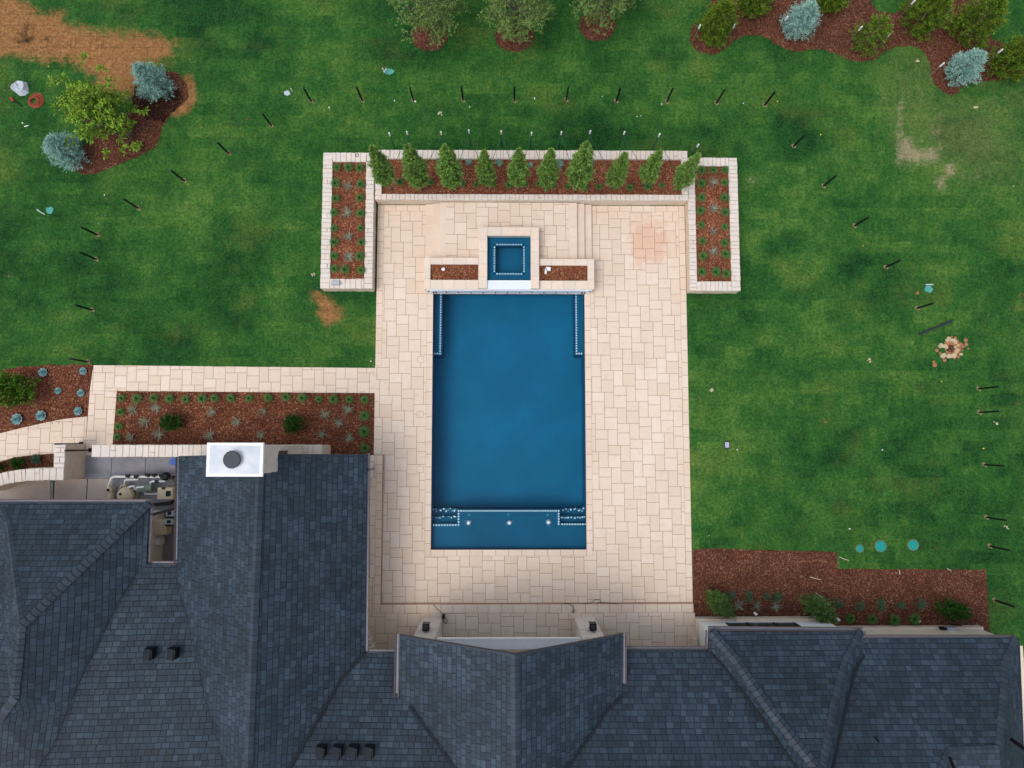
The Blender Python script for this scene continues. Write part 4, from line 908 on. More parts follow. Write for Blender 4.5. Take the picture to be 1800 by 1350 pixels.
# stone quoin blocks beside the porch
m = MB(); cx, cy = PX(648, 1125, .3), PY(650, 1130, .3)
for (a, b, c_, d_, z) in ((x1-.1, x1+.42, cy-.5, cy-.02, 1.0), (x1-.1, x1+.30, cy+.02, cy+.26, .75), (x1-.1, x1+.14, cy+.28, cy+.5, .5)): m.bbox(a, b, c_, d_, .15, z, .02)
m.build('stone_pier', M['limestone'], house)
m = MB(); m.box(x1-.1, x1+.16, PY(650, 840, .3), PY(650, 812, .3), 0, .5); m.build('stone_pier', M['limestone'], house)
# two tall porch piers with the white beam between them
for (xa, xb) in (((742.5), (777.5)), ((1009), (1045))):
    X0, X1 = PX(xa, 1084, .15), PX(xb, 1084, .15); Y1 = PY(900, 1084, .15)
    m = MB(); m.box(X0+.02, X1-.02, Y1-.9, Y1-.02, .1, 3.75); stone_face(m, X0+.02, X1-.02, Y1-.9, Y1-.02, .15, 3.7, int(xa)); m.build('porch_pier', M['limestone'], house)
m = MB(); yb = PY(890, 1124.5, 3.15); m.box(PX(768, 1125, 3), PX(1022, 1125, 3), yb-.4, yb, 2.75, 3.15); m.build('porch_beam', M['white'], house)
m = MB(); yb2 = yb+.012; m.box(PX(768, 1125, 3), PX(1022, 1125, 3), yb+.001, yb+.05, 3.02, 3.17); m.build('beam_trim', M['whitewall'], house)
# chimney on the west gable
ch = empty('chimney', (PX(412, 808, 7.1), PY(412, 808, 7.1), 0)); ch.parent = None
X0, X1, Y0, Y1 = PX(362, 808, 7.1), PX(462, 808, 7.1), PY(412, 838, 7.1), PY(412, 778, 7.1)
COL.objects.unlink(ch); bpy.data.objects.remove(ch)
g1r = roofs['G1']
m = MB(); m.box(X0+.14, X1-.14, Y0+.12, Y1-.16, -.02, 6.95); stone_face(m, X0+.14, X1-.14, Y0+.12, Y1-.16, 0, 6.93, 77); chim = m.build('chimney', M['limestone'], g1r)
m = MB(); m.bbox(X0, X1, Y0, Y1, 6.95, 7.07, .015)
m.build('chimney_crown', M['white'], g1r); m = MB()
m.faces([(X0+.12, Y0+.12, 7.074), (X1-.14, Y0+.10, 7.074), (X1-.11, Y1-.13, 7.074), (X0+.13, Y1-.09, 7.074), (X0+.55, Y0+.45, 7.12), (X1-.55, Y0+.45, 7.12), (X1-.55, Y1-.45, 7.12), (X0+.55, Y1-.45, 7.12)], [(0, 1, 5, 4), (1, 2, 6, 5), (2, 3, 7, 6), (3, 0, 4, 7), (4, 5, 6, 7)])
cc = P(407, 808, 7.3); m.build('chimney_cap', M['capmetal'], g1r)
m = MB(); m.lathe((cc[0], cc[1], 7.1), [(.22, 0), (.22, .14)], 12); m.lathe((cc[0], cc[1], 7.24), [(.335, 0), (.34, .03), (.31, .05)], 14); m.build('chimney_cowl', M['slate'], g1r)
m = MB(); xx = X1-.13; m.box(xx, xx+.05, Y0+.2, Y1-.35, 3.9, 4.95); m.build('chimney_flashing', M['brown'], g1r)
# roof vents
def box_vent(key, px, py, z, s=.42):
    c = VV((px, py, z)); m = MB(); h = .22
    v = [(c.x-s/2, c.y-s/2, c.z-.1), (c.x+s/2, c.y-s/2, c.z-.1), (c.x+s/2, c.y+s/2, c.z-.25), (c.x-s/2, c.y+s/2, c.z-.25), (c.x-s/2, c.y-s/2, c.z+.10), (c.x+s/2-.06, c.y-s/2, c.z+h+.04), (c.x+s/2-.06, c.y+s/2, c.z+h-.02), (c.x-s/2, c.y+s/2, c.z+.02)]
    m.faces(v, [(4, 5, 6, 7), (0, 4, 7, 3), (0, 1, 5, 4), (3, 7, 6, 2)]); hd = m.build('roof_vent', M['vent'], roofs[key])
    m = MB(); m.box(c.x+s/2-.10, c.x+s/2-.01, c.y-s/2+.02, c.y+s/2-.02, c.z-.2, c.z+h-.03)
    m.build('roof_vent', M['black'], roofs[key])
box_vent('LM', 262, 1149, 4.05); box_vent('LM', 303, 1149, 4.0)
for px in (564, 593, 621, 649): box_vent('M1', px, 1321, 4.65, .40)
def pipe(key, a, b, r=.05, name='vent_pipe'):
    m = MB(); m.tube([VV(a), VV(b)], r, 10); m.build(name, M['black'], roofs[key])
pipe('M3', (1531, 1290, 4.7), (1546, 1304, 5.25), .035); m = MB(); c = VV((1531, 1290, 4.75)); m.lathe(c, [(.13, 0), (.10, .03), (.05, .08)], 12); m.build('pipe_boot', M['black'], roofs['M3'])
pipe('M3', (1778, 1300, 4.4), (1806, 1320, 5.2), .08); pipe('M3', (1670, 1332, 5.6), (1680, 1358, 6.2), .06)
for a in ((643, 826, 3.0), (313, 853, 3.0), (264, 904, 3.0)):
    m = MB(); c = VV(a); m.lathe((c.x+.07, c.y, c.z-.12), [(.05, 0), (.05, .07)], 10); m.build('gutter_outlet', M['black'], roofs['G1'])
m = MB(); c = VV((646, 826, 2.9)); m.tube([c, VV((655, 824, 1.0)), VV((657, 824, .1))], .04, 8); m.build('downspout', M['gutter'], roofs['G1'])
m = MB(); m.tube([VV((266, 905, 2.9)), VV((300, 896, 2.6)), VV((312, 893, 2.5))], .06, 8); m.build('downspout', M['black'], roofs['G0'])
# wall lanterns on the piers
for (px, lab) in ((750.5, 'black box lantern on the left stone pier of the porch'), (1040.5, 'black box lantern on the right stone pier of the porch')):
    z = 2.35; Y1 = PY(900, 1084, .15); xc = PX(px, 1096, z); yc = Y1+.22
    t = empty('wall_lantern', (xc, yc, z)); tag(t, lab, 'lantern', 'lanterns on the porch piers')
    m = MB(); m.box(xc-.15, xc+.15, yc-.15, yc+.15, z+.42, z+.47); m.box(xc-.12, xc+.12, yc-.12, yc+.12, z-.02, z+.0)
    for sx_ in (-1, 1):
        for sy_ in (-1, 1): m.box(xc+sx_*.13-.012, xc+sx_*.13+.012, yc+sy_*.13-.012, yc+sy_*.13+.012, z, z+.42)
    m.build('frame', M['black'], t)
    m = MB(); m.box(xc-.12, xc+.12, yc-.12, yc+.12, z+.005, z+.41); m.build('glass_pane', M['glass'], t)
    m = MB(); m.box(xc-.09, xc+.09, yc-.09, yc+.09, z+.471, z+.485); m.build('top_vent', M['slate'], t)
    m = MB(); m.tube([(xc, yc-.12, z+.2), (xc, Y1-.0, z+.2)], .02, 6); m.tube([(xc, Y1+.0, z+.2), (xc, Y1+.03, z+.6)], .015, 6); m.build('bracket', M['black'], t)
# electric meters on the wall in the gap
yq = PY(297, 905)
for (px, py, z, s1_, s2_, mt, nm, lab) in ((298, 902, 1.2, .16, .16, 'greymetal', 'electric_meter', 'grey electric meter in the narrow gap between roofs, the farther of two'), (297, 917, 1.2, .16, .14, 'greymetal', 'electric_meter', 'grey electric meter in the narrow gap between roofs, the nearer of two'), (281, 927, 1.0, .3, .34, 'tan', 'electrical_panel', 'tan electrical panel box in the narrow gap between the roofs'), (276, 952, .8, .1, .16, 'white', 'wall_box', 'small white box on the cream wall in the gap between the roofs')):
    c = P(px, py, z); t = empty(nm, (c[0], c[1], z)); tag(t, lab, 'meter' if 'meter' in nm else 'box'); m = MB(); m.bbox(c[0]-s1_, c[0]+s1_, c[1]-s2_, c[1]+s2_, z-.5, z, .02); m.build('case', M[mt], t)
    m = MB(); m.box(c[0]-s1_*.5, c[0]+s1_*.5, c[1]-s2_*.5, c[1]+s2_*.5, z+.001, z+.02); m.build('cover', M['glass' if 'meter' in nm else mt], t)
    if 'meter' in nm: m = MB(); m.box(c[0]-s1_-.02, c[0]+s1_+.02, c[1]-s2_-.06, c[1]-s2_-.01, z-.5, z+.01); m.build('bracket', M['black'], t)

# ------------------------------------------------------------------ plants
def leaves(C, D, L, W, rg, droop=0.0):
    """C centres, D unit directions, L lengths, W widths -> rhombic leaf quads"""
    n = len(C); R = rg.normal(size=(n, 3)); S = np.cross(D, R); S /= np.linalg.norm(S, axis=1)[:, None]+1e-9
    L = L[:, None]; W = W[:, None]; dz = np.array([0, 0, -1.0])*droop*L
    V = np.stack([C, C+D*L*.5+S*W, C+D*L+dz, C+D*L*.5-S*W], 1).reshape(-1, 3)
    return V, np.arange(4*n).reshape(n, 4)
def sprays(B, D, plen, nl, ll, lw, rg, spread=.8, tone=None, droop=0.0):
    """sprays of leaves: B bases, D directions. returns verts, faces, shade"""
    n = len(B); t = rg.uniform(0, 1, (n, nl)); up = np.repeat(D[:, None, :], nl, 1)
    pos = B[:, None, :]+up*(t*plen[:, None])[:, :, None]+rg.normal(size=(n, nl, 3))*(plen[:, None]*.10)[:, :, None]
    d = up+rg.normal(size=(n, nl, 3))*spread*.55; d /= np.linalg.norm(d, axis=2)[:, :, None]
    N = n*nl; L = ll*rg.uniform(.6, 1.3, N); Wd = lw*rg.uniform(.7, 1.3, N)
    V, F = leaves(pos.reshape(-1, 3), d.reshape(-1, 3), L, Wd, rg, droop)
    tn = rg.uniform(0, 1, n) if tone is None else tone
    sh = np.clip(np.repeat(tn[:, None], nl, 1)*.6+t*.35+rg.normal(size=(n, nl))*.12, 0, 1)
    return V, F, sh.ravel()
def join(parts):
    Vs, Fs, Ss, k = [], [], [], 0
    for V, F, S in parts: Vs.append(V); Fs.append(F+k); Ss.append(S); k += len(V)
    return np.concatenate(Vs), np.concatenate(Fs), np.concatenate(Ss)
def crown_mesh(name, mat, parts):
    V, F, S = join(parts); return mesh_np(name, V, F, [M[mat]], S)
def unit(v): return v/(np.linalg.norm(v, axis=1)[:, None]+1e-9)
def conic_parts(h, R, n, rg, z0=.1, power=.8, tilt=.9, plen=.34, nl=22, ll=.09, lw=.018, base=.28, inner=.45, spread=.8, lump=.12):
    """upright conical / columnar crown; radius swells quickly then tapers to a tip"""
    t = rg.uniform(0, 1, n)**1.15; a = rg.uniform(0, 2*math.pi, n)
    prof = np.where(t < base, .70+.30*np.sin(t/base*math.pi/2), ((1-t)/(1-base))**power)
    ph = rg.uniform(0, 6.28, 4); lum = 1+lump*(np.sin(a*3+ph[0]+t*7)+np.sin(a*5+ph[1]-t*11))
    r = R*prof*lum*rg.uniform(inner, 1, n)
    B = np.stack([r*np.cos(a)*.72, r*np.sin(a)*.72, z0+t*(h-z0)*.93], 1)
    D = unit(np.stack([np.cos(a), np.sin(a), np.full(n, tilt)*rg.uniform(.6, 1.3, n)], 1))
    pl = plen*rg.uniform(.6, 1.2, n)*np.clip(prof+.25, .35, 1)
    return sprays(B, D, pl, nl, ll, lw, rg, spread)
def ball_parts(c, rad, n, rg, plen=.3, nl=20, ll=.08, lw=.03, up=.5, inner=.5, spread=1.0, lump=.2, droop=0.0, flat=-.35):
    u = unit(rg.normal(size=(n, 3))); u[:, 2] = np.where(u[:, 2] < flat, -u[:, 2], u[:, 2]); ph = rg.uniform(0, 6.28, 3)
    lum = 1+lump*(np.sin(u[:, 0]*4+ph[0])+np.sin(u[:, 1]*5+ph[1])+np.sin(u[:, 2]*4+ph[2]))/2
    r = rg.uniform(inner, 1, n)*lum
    B = np.array(c)+u*np.array(rad)*(r*.8)[:, None]
    D = unit(u+np.array([0, 0, up])+rg.normal(size=(n, 3))*.25)
    return sprays(B, D, plen*rg.uniform(.6, 1.3, n), nl, ll, lw, rg, spread, None, droop)
def limb_mesh(segs, mat='bark', name='trunk'):
    m = MB()
    for pts, r in segs: m.tube(pts, r, 7)
    me = mesh_np(name, m.v, m.f, [M[mat]], m.s, None, m.uv, True); return me

# ten conifers in the long planter
arbs = []
for k in range(4):
    rg = np.random.default_rng(100+k)
    arbs.append((crown_mesh('crown', 'arb', [conic_parts(3.85, .38, 500, rg, .85, .9, 1.2, .30, 30, .09, .016, .22, .30)]),
                 limb_mesh([([(0, 0, -.05), (.01, 0, .8), (0, .01, 2.0), (0, 0, 3.3)], [.045, .04, .03, .01])])))
ORD = ['first', 'second', 'third', 'fourth', 'fifth', 'sixth', 'seventh', 'eighth', 'ninth', 'tenth', 'eleventh', 'twelfth', 'thirteenth']
atree = [(688, 334, 659, 248), (742, 334, 724.5, 245.5), (798, 335, 787.5, 248), (855.5, 331, 856, 259), (909, 336, 909, 256), (958, 336, 961, 255.6), (1010, 336, 1035.5, 244), (1073, 334, 1088, 258), (1128, 327, 1156, 255.6), (1184.6, 336, 1204, 248)]
TREEPOS = []
for i, (bx, by, tx, ty) in enumerate(atree):
    p = P(bx, by, .6); rb = math.hypot(bx-NX, by-NY); rt = math.hypot(tx-NX, ty-NY); h = (H-.6)*(1-rb/rt); TREEPOS.append((p[0], p[1], h))
    cr, tr = arbs[i % 4]; t = empty('columnar_conifer', p, random.uniform(0, 6.28)); sc = h/3.95
    t.scale = (sc*random.uniform(.86, 1.02)*.98,)*2+(sc,)
    # the tip stands a little off the base, as in the place
    tx_, ty_, _ = P(tx, ty, .6+h); t.rotation_euler = (-(ty_-p[1])/h*.6, (tx_-p[0])/h*.6, random.uniform(0, 6.28)) if False else (0, 0, random.uniform(0, 6.28))
    tag(t, f'bright green columnar conifer, {ORD[i]} from the left in the long stone planter', 'conifer', 'conifers in the long stone planter')
    link('crown', cr, t); link('trunk', tr, t)

def tree_thing(name, loc, label, cat, crown, trunk=None, group=None, rz=0, sc=1.0):
    t = empty(name, loc, rz); t.scale = (sc, sc, sc) if not isinstance(sc, tuple) else sc; tag(t, label, cat, group); link('crown', crown, t)
    if trunk is not None: link('trunk', trunk, t)
    return t
# blue spruces
def spruce(seed, h, R):
    rg = np.random.default_rng(seed)
    return crown_mesh('crown', 'spruce', [conic_parts(h*.98, R*1.0, 520, rg, .12, .80, .5, .38, 36, .07, .013, .2, .3, .9, .17)])
for i, (x, y, h, R, lab) in enumerate([(283, 160, 2.5, .92, 'dense blue spruce on the dark mulch beside the dead brown turf'), (131, 276, 2.1, .98, 'blue spruce at the lower left tip of the bed under the young maple'), (1397, 54, 2.3, .88, 'blue spruce at the bed edge straight below the top right corner group, farther left one'), (1679, 133, 2.2, .86, 'blue spruce on the narrow mulch tongue near the right edge')]):
    if i == 2: lab = 'pale blue spruce between two dark conifers in the wavy edged mulch bed'
    tree_thing('blue_spruce', P(x, y), lab, 'spruce', spruce(200+i, h, R), limb_mesh([([(0, 0, -.05), (0, 0, h*.7)], [.05, .015])]), 'blue spruces in the lawn beds')
# young maple with several stems leaning to the north-west
rg = np.random.default_rng(301); stems = []; parts = []
for k in range(9):
    a = rg.uniform(0, 6.28); r = rg.uniform(.3, 1.35); top = Vector((-1.1+r*math.cos(a), .55+r*math.sin(a)*.85, rg.uniform(1.7, 3.0)))
    mid = Vector((top.x*.45, top.y*.45, top.z*.55)); s0_ = Vector((rg.uniform(-.14, .14), rg.uniform(-.1, .1), -.05)); stems.append(([s0_, mid, top], [.035, .022, .006]))
    for q in range(19):
        f = rg.uniform(.35, 1.0); c = (mid*(1-f)+top*f) if f > .5 else mid; c = c+Vector(rg.normal(size=3)*np.array([.52, .45, .35])); stems.append(([mid*(1-f*.8)+top*f*.8, c], [.012, .004]))
        parts.append(ball_parts(tuple(c), (.21, .21, .13), 8, rg, .18, 9, .14, .036, .2, .2, 1.3, .2, .15))
tree_thing('young_maple', P(234, 243), 'lime green young maple with several thin stems in the left lawn bed', 'tree', crown_mesh('crown', 'maple', parts), limb_mesh(stems))
# young oaks along the top edge
for i, (x, y, lab) in enumerate([(763, 58, 'loose olive green young oak in the leftmost round mulch ring'), (906, 58, 'loose olive green young oak in the middle round mulch ring'), (1050, 38, 'loose olive green young oak in the rightmost round mulch ring')]):
    rg = np.random.default_rng(320+i); stems = [([(0, 0, -.05), (.02, 0, 1.2), (0, .02, 3.4)], [.06, .045, .01])]; parts = []
    for q in range(135):
        a = rg.uniform(0, 6.28); z = rg.uniform(1.0, 4.6); rm = 1.72*math.sin(min(1, (z-.5)/1.6)*1.57)*(1 if z < 3.2 else max(.25, 1-(z-3.2)/2.0)); r = rm*rg.uniform(.3, 1)**.7
        c = (r*math.cos(a), r*math.sin(a), z); stems.append(([(0, 0, max(.6, z-.7)), (c[0]*.5, c[1]*.5, z-.25), c], [.014, .008, .003]))
        parts.append(ball_parts(c, (.30, .30, .2), 13, rg, .22, 12, .085, .024, .3, .2, 1.2, .2))
    tree_thing('young_oak', P(x, y), lab, 'tree', crown_mesh('crown', 'olive', parts), limb_mesh(stems), 'young oaks in round mulch rings')
# dark evergreens of the top right bed
def evg(seed, h, R, n=520, wis=0): 
    rg = np.random.default_rng(seed)
    return crown_mesh('crown', 'ever', [conic_parts(h*.9, R*1.12, n, rg, .1, .62, .8, .42, 30, .10, .020, .25, .3, 1.0, .16)])
for i, (x, y, h, R, lab) in enumerate([(1250, 64, 3.2, .78, 'dark evergreen held between two stakes at the left end of the wavy bed'), (1318, 14, 2.4, .85, 'dark evergreen cut by the top edge, nearest the staked evergreen'), (1452, 8, 2.0, .65, 'small dark evergreen cut by the top edge right of the pale blue spruce'), (1512, 84, 2.8, .86, 'loose wispy dark evergreen right of the upper blue spruce'), (1608, 44, 3.0, 1.12, 'broad dark evergreen at the top in the middle of the right bed'), (1692, 64, 3.4, 1.15, 'broad dark evergreen right of the widest one, beside the shaded lawn'), (1758, 122, 2.8, 1.02, 'dark evergreen at the right edge above the lower blue spruce')]):
    c = evg(400+i, h, R, 170 if i == 3 else 520)
    tree_thing('dark_evergreen', P(x, y), lab, 'evergreen', c, limb_mesh([([(0, 0, -.05), (0, 0, h*.7)], [.06, .015])]), 'dark evergreens of the top right bed')

# shrubs
def shrub(name, cx, cy, rad, mat, label, seed, group=None, rz=0, n=220, ll=.06, lw=.022, plen=.16, nl=20, z=.0, up=.4, lump=.12):
    rg = np.random.default_rng(seed); p = P(cx, cy, z)
    me = crown_mesh('foliage', mat, [ball_parts((0, 0, rad[2]*.55), (rad[0], rad[1], rad[2]*.6), n, rg, plen, nl, ll, lw, up, .35, 1.1, lump)])
    t = empty(name, p, rz); tag(t, label, 'shrub', group); link('foliage', me, t)
    link('stem', limb_mesh([([(0, 0, -.03), (0, 0, rad[2]*.5)], [.04, .02])], name='stem'), t); return t
shrub('round_shrub', 309, 742, (.56, .42, .7), 'shrub', 'dense dark green round shrub in the path bed, near the chimney wall', 501, 'round shrubs in the bed below the path')
shrub('round_shrub', 521, 746, (.52, .50, .7), 'shrub', 'dense dark green round shrub in the path bed, farther right toward the pool', 502, 'round shrubs in the bed below the path')
shrub('laurel_bush', 42, 688, (1.1, .82, 1.0), 'laurel', 'broad glossy dark bush on the bark bed at the left edge', 503, n=260, ll=.12, lw=.034, plen=.32, nl=16, lump=.25)
shrub('round_shrub', 38, 814, (.30, .26, .4), 'shrub', 'small dark shrub on the narrow bed inside the curved wall', 504, n=90); shrub('round_shrub', 69, 807, (.15, .14, .25), 'rosemary', 'tiny grey green shrub near the square corner of the curved wall', 505, n=40); shrub('round_shrub', 3, 822, (.2, .2, .3), 'shrub', 'small dark shrub cut by the left edge inside the curved wall', 506, n=60)
shrub('boxwood_shrub', 1665, 1069, (.92, .50, .75), 'shrub', 'wide flat very dark shrub at the right end of the house bed', 507, rz=-.35, n=300)
shrub('spreading_juniper', 1261, 1058, (.84, .40, .7), 'juniper', 'spreading juniper at the porch end of the house bed', 508, 'spreading junipers in the house bed', -.8, n=260, ll=.10, lw=.011, plen=.26, nl=26)
shrub('spreading_juniper', 1430, 1066, (1.12, .46, .8), 'juniper', 'long spreading juniper in the middle of the house bed by the wall', 509, 'spreading junipers in the house bed', -.62, n=320, ll=.10, lw=.011, plen=.28, nl=26)
rg = np.random.default_rng(520); rose = crown_mesh('foliage', 'rosemary', [ball_parts((0, 0, .15), (.27, .25, .22), 60, rg, .13, 16, .05, .010, .7, .2, 1.0, .15)])
for i, (x, y, s) in enumerate([(1281, 1045, 1), (1313, 1046, .98), (1345, 1047, .75), (1364, 1048, .9), (1470, 1059, .92), (1507, 1064, .95), (1543, 1061, 1.1), (1580, 1063, .78), (1615, 1061, .95)]):
    t = empty('rosemary_plant', P(x, y), i*1.3); t.scale = (s, s, s); tag(t, f'low blue green rosemary mound, {ORD[i]} from the left in the house bed row', 'plant', 'rosemary mounds of the house bed'); link('foliage', rose, t)

def blades(n, R, h, w, rg, curve=1.0, segs=3, stiff=0.0, inner=.02):
    """a clump of arching blades"""
    a = rg.uniform(0, 6.28, n); el = rg.uniform(.25, 1.0, n); L = R*rg.uniform(.7, 1.12, n); V = []; F = []; S = []
    for k in range(n):
        d = np.array([math.cos(a[k]), math.sin(a[k]), 0]); s = np.array([-d[1], d[0], 0]); base = d*inner*rg.uniform(0, 1); r_out = L[k]*(.35+.65*(1-el[k]*.75)); hh = h*(.35+.65*el[k]); b = len(V)
        for q in range(segs+1):
            t = q/segs; z = hh*(math.sin(t*math.pi*.72) if not stiff else t*.8); x = r_out*(t**(1.25 if not stiff else 1.0)); ww = w*(1-t**2)*.5+.0012
            c = base+d*x+np.array([0, 0, z+.01]); V += [c-s*ww, c+s*ww]
        sh = rg.uniform(0, 1)
        for q in range(segs): F.append([b+2*q, b+2*q+1, b+2*q+3, b+2*q+2]); S.append(min(1, sh*.7+.3*q/segs))
    return np.array(V), np.array(F), np.array(S)
def clump_meshes(name, mat, cnt, seed, **kw):
    out = []
    for k in range(cnt):
        V, F, S = blades(rg=np.random.default_rng(seed+k), **kw); out.append(mesh_np(name, V, F, [M[mat]], S))
    return out
TUFT = clump_meshes('grass_tuft', 'tuft', 4, 600, n=190, R=.33, h=.26, w=.014); YUC = clump_meshes('grey_yucca', 'yucca', 4, 620, n=44, R=.44, h=.28, w=.026, segs=1, stiff=1); AGA = clump_meshes('blue_agave', 'agave', 3, 640, n=46, R=.30, h=.24, w=.045, segs=2, stiff=1)
CNT = [0]
def clump(kind, px, py, z, label, group, s=1.0):
    lib = dict(tuft=TUFT, yucca=YUC, agave=AGA)[kind]; nm = dict(tuft='grass_tuft', yucca='grey_yucca', agave='blue_agave')[kind]; cat = dict(tuft='grass tuft', yucca='yucca', agave='agave')[kind]
    CNT[0] += 1; i = CNT[0]; rr = random.Random(i)
    o = bpy.data.objects.new(nm, lib[i % len(lib)]); COL.objects.link(o); p = P(px, py, z); o.location = p; k = s*rr.uniform(.88, 1.1); o.scale = (k, k, k); o.rotation_euler = (0, 0, rr.uniform(0, 6.28)); tag(o, label, cat, group)
def col(kind, pts, z, what, where, group, s=1.0):
    for i, (x, y) in enumerate(pts): clump(kind, x, y, z, f'{what}, {ORD[i]} {where}', group, s*(.82 if (i*7) % 5 == 3 else 1))
zs = .57
GA = 'grass tufts of the left planter'; GB = 'grass tufts of the right planter'
col('tuft', [(593.6, 296), (591, 324), (591, 350.6), (588.5, 375), (588.5, 402.5), (588.5, 427), (588.5, 451), (589, 473.5)], zs, 'green grass tuft', 'from the top in the outer column of the left planter', GA)
col('tuft', [(634, 297), (635, 325), (634, 349.6), (635, 376.5), (635, 402), (636, 427), (634, 451.6), (636, 476)], zs, 'green grass tuft', 'from the top in the pool side column of the left planter', GA)
clump('tuft', 614, 296, zs, 'green grass tuft in the top row middle of the left planter', GA); clump('tuft', 607.4, 475, zs, 'green grass tuft in the bottom row middle of the left planter', GA, 1.15)
col('yucca', [(611, 327), (610.7, 375), (612.5, 417), (612.5, 453)], zs, 'grey green yucca', 'from the top down the middle of the left planter', 'yuccas of the left planter')
col('tuft', [(1232, 301), (1232, 324.4), (1232, 349), (1230.5, 371.5), (1232, 396.7), (1233.7, 425), (1234.5, 451), (1233, 479)], zs, 'green grass tuft', 'from the top in the pool side column of the right planter', GB)
col('tuft', [(1272.7, 300), (1272.7, 322), (1272, 349), (1273, 374), (1272.7, 399.7), (1272, 428), (1274, 448), (1275, 482)], zs, 'green grass tuft', 'from the top in the outer column of the right planter', GB)
clump('tuft', 1252.6, 300.5, zs, 'green grass tuft in the top row middle of the right planter', GB); clump('tuft', 1257, 479, zs, 'green grass tuft in the bottom row middle of the right planter', GB, 1.1)
col('yucca', [(1252.6, 322), (1252.6, 367), (1252.6, 406.7), (1252.6, 443)], zs, 'grey green yucca', 'from the top down the middle of the right planter', 'yuccas of the right planter')
row = [(676, 323), (704, 322), (729.5, 323.6), (757.7, 323), (782.4, 324.4), (812.6, 325), (838, 326.6), (865.5, 325.6), (894.5, 327.4), (923.4, 325.6), (947.3, 326), (970, 328.6), (997.7, 330.4), (1028.4, 332), (1052.3, 330.6), (1079, 331), (1106.5, 332), (1138, 330.6), (1162.6, 328), (1193, 331)]
for i, (x, y) in enumerate(row):
    half = i < 10; clump('tuft', x, y-1, .62, f'small dark grass tuft, {ORD[i if half else 19-i]} from the {"left" if half else "right"} at the front of the long planter', 'grass tufts of the long planter', .85 if i % 3 else .72)
col('agave', [(715.6, 283.3), (772, 283), (824, 286.6), (877, 288), (931.5, 291), (983.6, 289), (1038, 286), (1096.4, 289)], .62, 'blue green agave', 'from the left behind the conifers of the long planter', 'agaves of the long planter')
row = [(216, 700), (243.6, 700.6), (272.8, 700), (300.5, 701), (328.7, 702), (357.7, 701), (379, 700), (407.6, 700), (439.5, 700.6), (473, 699), (504.7, 698.4), (533, 699.6), (561.3, 702), (587.8, 702), (615, 702), (642, 703)]
for i, (x, y) in enumerate(row):
    half = i < 8; clump('tuft', x, y, .02, f'green grass tuft, {ORD[i if half else 15-i]} from the {"left" if half else "right"} in the row along the path', 'grass tufts of the path bed', 1.0 if i % 4 else .85)
col('tuft', [(214, 724.5), (211, 749.7), (208.6, 768)], .02, 'green grass tuft', 'below the corner down the left end of the path bed', 'grass tufts of the path bed', .92)
col('tuft', [(642, 731), (641.4, 758.6), (642.7, 788)], .02, 'green grass tuft', 'below the corner down the patio end of the path bed', 'grass tufts of the path bed', 1.1)
col('yucca', [(236, 719.5), (275, 717.7), (372.8, 724.5), (416.9, 740.4), (463, 725), (571.7, 728), (611.7, 720)], .02, 'grey yucca', 'from the left in the upper scattered row of the path bed', 'yuccas of the path bed')
col('yucca', [(231.7, 768.6), (257.4, 742), (280, 763.6), (370, 765), (458.3, 763), (568.4, 762), (596, 743), (615, 769.4)], .02, 'grey yucca', 'from the left in the lower scattered row of the path bed', 'yuccas of the path bed')
col('yucca', [(1297, 1064), (1329.5, 1065.4), (1362, 1064)], .02, 'dark spiky yucca', 'from the left near the porch end of the house bed', 'yuccas of the house bed')
col('tuft', [(1492, 1086), (1531, 1087.6), (1568.6, 1088.6), (1604.4, 1086.8)], .02, 'dull green grass tuft', 'from the left along the wall in the house bed', 'grass tufts of the house bed', 1.15)
# blue rosette succulents
rg = np.random.default_rng(660); V = []; F = []; S = []
for ring, (n, R, z, el) in enumerate([(9, .20, .03, .25), (8, .15, .06, .55), (6, .10, .09, .9), (4, .05, .11, 1.2)]):
    for k in range(n):
        a = 6.283*(k+ring*.5)/n+rg.uniform(-.15, .15); d = np.array([math.cos(a)*math.cos(el), math.sin(a)*math.cos(el), math.sin(el)]); s = np.array([-math.sin(a), math.cos(a), 0]); b = len(V); w = R*.42
        for (t, ww, lift) in ((.05, .35, 0), (.6, 1, -.012), (1.0, .25, .01)): V += [d*R*t-s*w*ww+np.array([0, 0, z+.012]), d*R*t+np.array([0, 0, z+lift]), d*R*t+s*w*ww+np.array([0, 0, z+.012])]
        sh = rg.uniform(.2, 1)
        for q in range(2):
            for c in range(2): F.append([b+3*q+c, b+3*q+c+1, b+3*q+c+4, b+3*q+c+3]); S.append(sh)
succ = mesh_np('blue_succulent', np.array(V), np.array(F), [M['succ']], S)
for i, (x, y, s, w) in enumerate([(77.3, 654.8, 1, 'at the top middle of the left edge bed'), (147.4, 652.7, .85, 'in the top right corner of the left edge bed'), (103.3, 687, .75, 'right of the broad bush in the left edge bed'), (143.6, 691, .85, 'by the path halfway down the left edge bed'), (139, 722.8, .95, 'near the lower right corner of the left edge bed'), (74.3, 730.8, 1.15, 'below the broad bush beside the curved path'), (32.2, 737, 1.25, 'farthest left beside the curved path')]):
    o = bpy.data.objects.new('blue_succulent', succ); COL.objects.link(o); o.location = P(x, y, .015); o.scale = (s*1.15,)*3; o.rotation_euler = (0, 0, i*1.1); tag(o, 'pale blue succulent '+w, 'succulent', 'blue succulents of the left edge bed')

